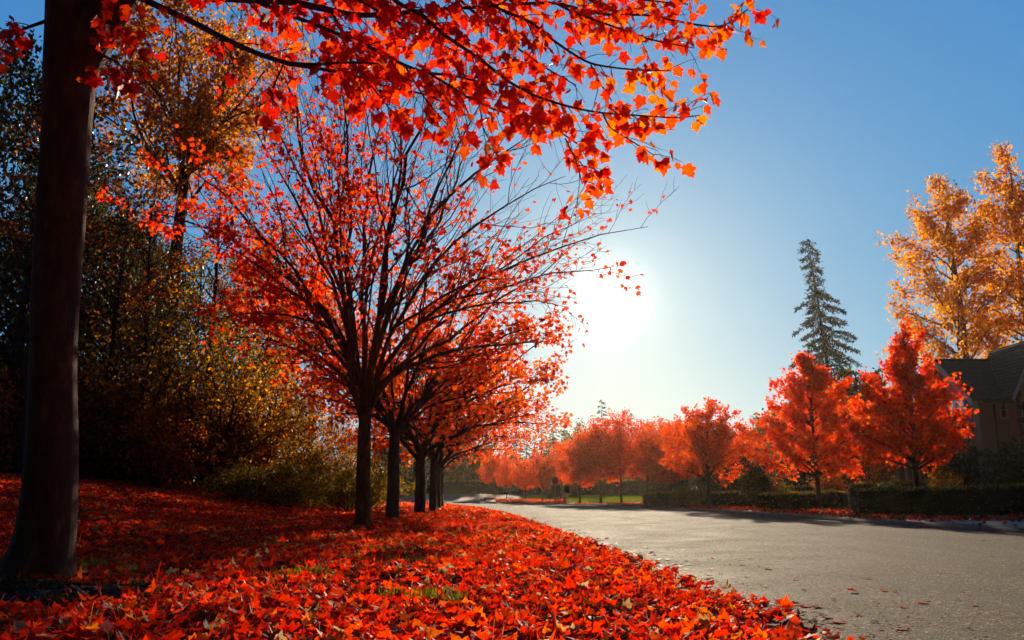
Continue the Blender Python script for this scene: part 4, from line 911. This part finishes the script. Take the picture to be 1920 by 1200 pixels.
TPL['blade'] = (np.array([(-.035, 0), (.035, 0), (.02, .6), (0, 1.)]), [np.array([(0, 1, 2, 3)])])
grass()
def mound():
    rng = np.random.default_rng(12); cx, cy = FB[0]+.42, FB[1]-.80
    xs = np.linspace(-.95, 1.0, 110); ys = np.linspace(-.62, .75, 80); Xg, Yg = np.meshgrid(xs, ys)
    r = np.sqrt((Xg/.95)**2+(Yg/.62)**2)
    nzv = np.zeros_like(Xg)
    for k in range(40):
        f = 6*1.12**k*.8; a = rng.random()*6.28; nzv += np.sin(f*(Xg*math.cos(a)+Yg*math.sin(a))+rng.random()*6.28)*.02/(1+k*.35)
    Z = gz(Xg+cx, Yg+cy)+(.05*np.clip(1-r, 0, 1)**.6+nzv*np.clip(1.25-r, 0, 1)*1.2)-.03*np.clip(r-.85, 0, 1)
    V = np.stack([Xg+cx, Yg+cy, Z], -1).reshape(-1, 3); nx = len(xs); i = np.arange(len(ys)-1)[:, None]*nx; j = np.arange(nx-1)[None]
    mb = MB(); q = np.stack([i+j, i+j+1, i+nx+j+1, i+nx+j], -1).reshape(-1, 4); keep = r.reshape(-1)[q[:, 0]] < 1.25; mb.add(V, [q[keep]])
    m_ = noise_mat('mossy soil', (.03, .017, .010), (.10, .055, .028), 9, .95, 1.0, 50, c3=(.17, .13, .03), bdist=.03)
    # moss tufts and bits of bark
    n = 9000; a = rng.random(n)*6.28; rr = np.sqrt(rng.random(n))*.95; px_ = cx+rr*.95*np.cos(a); py_2 = cy+rr*.62*np.sin(a)
    ix = np.clip(((px_-cx+.95)/1.95*109).astype(int), 0, 109); iy = np.clip(((py_2-cy+.62)/1.37*79).astype(int), 0, 79)
    k = (np.sin(px_*9+1)*np.sin(py_2*11) > .1); 
    pos = np.stack([px_, py_2, Z[iy, ix]], 1)[k]; m = len(pos); tip = rng.normal(0, .6, (m, 3)); tip[:, 2] = .8
    add_leaves(mb, pos, tip, rng.normal(size=(m, 3)), .012+.02*rng.random(m), np.clip(rng.normal(.3, .2, m), 0, 1), 'oval', .3, rng, mat=1)
    tag(mb.build('mossy_soil', [m_, leaf_mat('moss', [(0, (.03, .018, .008)), (.5, (.10, .065, .012)), (1, (.22, .19, .02))], .3, .8)], smooth=False), 'dark mossy soil heaped round the roots of the front maple', 'soil', kind='stuff')
mound()

# ------------------------------------------------------------------ haze, sky, sun, camera
HAZE = 0.00011
if HAZE:
    mb = MB(); mb.box(-170, 170, -45, 260, -1.5, 30.)
    m, nt, out = new_mat('haze air'); pv = N(nt, 'ShaderNodeVolumePrincipled'); pv.inputs['Color'].default_value = (1, .86, .62, 1); pv.inputs['Density'].default_value = HAZE; pv.inputs['Anisotropy'].default_value = .72
    nt.links.new(pv.outputs[0], out.inputs['Volume'])
    tag(mb.build('haze', m), 'thin warm haze in the air toward the sun', 'haze', kind='stuff')
w = bpy.data.worlds.new('World'); scene.world = w; w.use_nodes = True; nt = w.node_tree; nt.nodes.clear()
out = nt.nodes.new('ShaderNodeOutputWorld'); bgn = nt.nodes.new('ShaderNodeBackground'); sky = nt.nodes.new('ShaderNodeTexSky')
sky.sky_type = 'NISHITA'; sky.sun_disc = False; sky.sun_elevation = SUN_EL; sky.sun_rotation = SUN_AZ; sky.air_density = 1.0; sky.dust_density = .35; sky.ozone_density = 2.5
sp_ = nt.nodes.new('ShaderNodeSeparateColor'); cb_ = nt.nodes.new('ShaderNodeCombineColor'); nt.links.new(sky.outputs[0], sp_.inputs[0])
SKS = .085; EXPO = .8      # per-channel contrast of the clear sky
for ch, (g_, k_) in enumerate(((.84, .33), (.50, .555), (.20, .715))):
    pw = N(nt, 'ShaderNodeMath', operation='POWER'); nt.links.new(sp_.outputs[ch], pw.inputs[0]); pw.inputs[1].default_value = g_
    ml = N(nt, 'ShaderNodeMath', operation='MULTIPLY'); nt.links.new(pw.outputs[0], ml.inputs[0]); ml.inputs[1].default_value = k_*SKS**g_/SKS/2**EXPO
    nt.links.new(ml.outputs[0], cb_.inputs[ch])
bgn.inputs[1].default_value = SKS
# bright aureole of the sun itself
tc = nt.nodes.new('ShaderNodeTexCoord'); vm = N(nt, 'ShaderNodeVectorMath', operation='DOT_PRODUCT'); vm.inputs[1].default_value = tuple(SUN)
nrm = N(nt, 'ShaderNodeVectorMath', operation='NORMALIZE'); nt.links.new(tc.outputs['Generated'], nrm.inputs[0]); nt.links.new(nrm.outputs[0], vm.inputs[0])
mxz = N(nt, 'ShaderNodeMath', operation='MAXIMUM'); nt.links.new(vm.outputs['Value'], mxz.inputs[0]); mxz.inputs[1].default_value = 0
fall = N(nt, 'ShaderNodeMapRange', interpolation_type='SMOOTHSTEP'); nt.links.new(vm.outputs['Value'], fall.inputs[0])   # the sky is deeper away from the sun
for i_, v_ in ((1, -.1), (2, .72), (3, .13), (4, 1.0)): fall.inputs[i_].default_value = v_
sc_ = N(nt, 'ShaderNodeVectorMath', operation='SCALE'); nt.links.new(cb_.outputs[0], sc_.inputs[0]); nt.links.new(fall.outputs[0], sc_.inputs['Scale']); nt.links.new(sc_.outputs[0], bgn.inputs[0])
prev = bgn.outputs[0]
om = N(nt, 'ShaderNodeMath', operation='SUBTRACT'); om.inputs[0].default_value = 1; nt.links.new(mxz.outputs[0], om.inputs[1])
for th0, k, c in ((1.05, 3.6, (1, .97, .88)), (8.0, .20, (1, .78, .4))):      # k / (1 + (angle/th0)^2)^1.5
    a_ = N(nt, 'ShaderNodeMath', operation='MULTIPLY_ADD'); nt.links.new(om.outputs[0], a_.inputs[0]); a_.inputs[1].default_value = 2/R(th0)**2; a_.inputs[2].default_value = 1
    pw = N(nt, 'ShaderNodeMath', operation='POWER'); nt.links.new(a_.outputs[0], pw.inputs[0]); pw.inputs[1].default_value = -1.5 if th0 < 2 else -1.2
    ml = N(nt, 'ShaderNodeMath', operation='MULTIPLY'); nt.links.new(pw.outputs[0], ml.inputs[0]); ml.inputs[1].default_value = k/2**EXPO*1.3
    b2 = nt.nodes.new('ShaderNodeBackground'); b2.inputs[0].default_value = (*c, 1); nt.links.new(ml.outputs[0], b2.inputs[1])
    ad = nt.nodes.new('ShaderNodeAddShader'); nt.links.new(prev, ad.inputs[0]); nt.links.new(b2.outputs[0], ad.inputs[1]); prev = ad.outputs[0]
nt.links.new(prev, out.inputs[0])
w.cycles.sampling_method = 'MANUAL'; w.cycles.sample_map_resolution = 512
sl = bpy.data.lights.new('Sun', 'SUN'); sl.energy = 5.0; sl.angle = R(.5); sl.color = (1, .83, .59)
so = bpy.data.objects.new('Sun', sl); COL.objects.link(so); so.location = (10, 60, 60)
so.rotation_euler = Vector(-SUN).to_track_quat('-Z', 'Y').to_euler()
cam = bpy.data.cameras.new('Camera'); co = bpy.data.objects.new('Camera', cam); COL.objects.link(co); scene.camera = co
cam.sensor_width = 36; cam.lens = F*36/1920; cam.clip_start = .05; cam.clip_end = 3000
co.location = (0, 0, CAMH); co.rotation_euler = (R(90)+TH, 0, 0)
vs = scene.view_settings; vs.view_transform = 'Standard'; vs.look = 'None'; vs.exposure = EXPO; vs.gamma = 1
cy = scene.cycles; cy.use_denoising = True; cy.max_bounces = 7; cy.diffuse_bounces = 4; cy.transmission_bounces = 4; cy.glossy_bounces = 2; cy.volume_bounces = 0; cy.transparent_max_bounces = 8
cy.sample_clamp_indirect = 4; cy.caustics_reflective = False; cy.caustics_refractive = False
try: cy.denoiser = 'OPENIMAGEDENOISE'
except Exception: pass
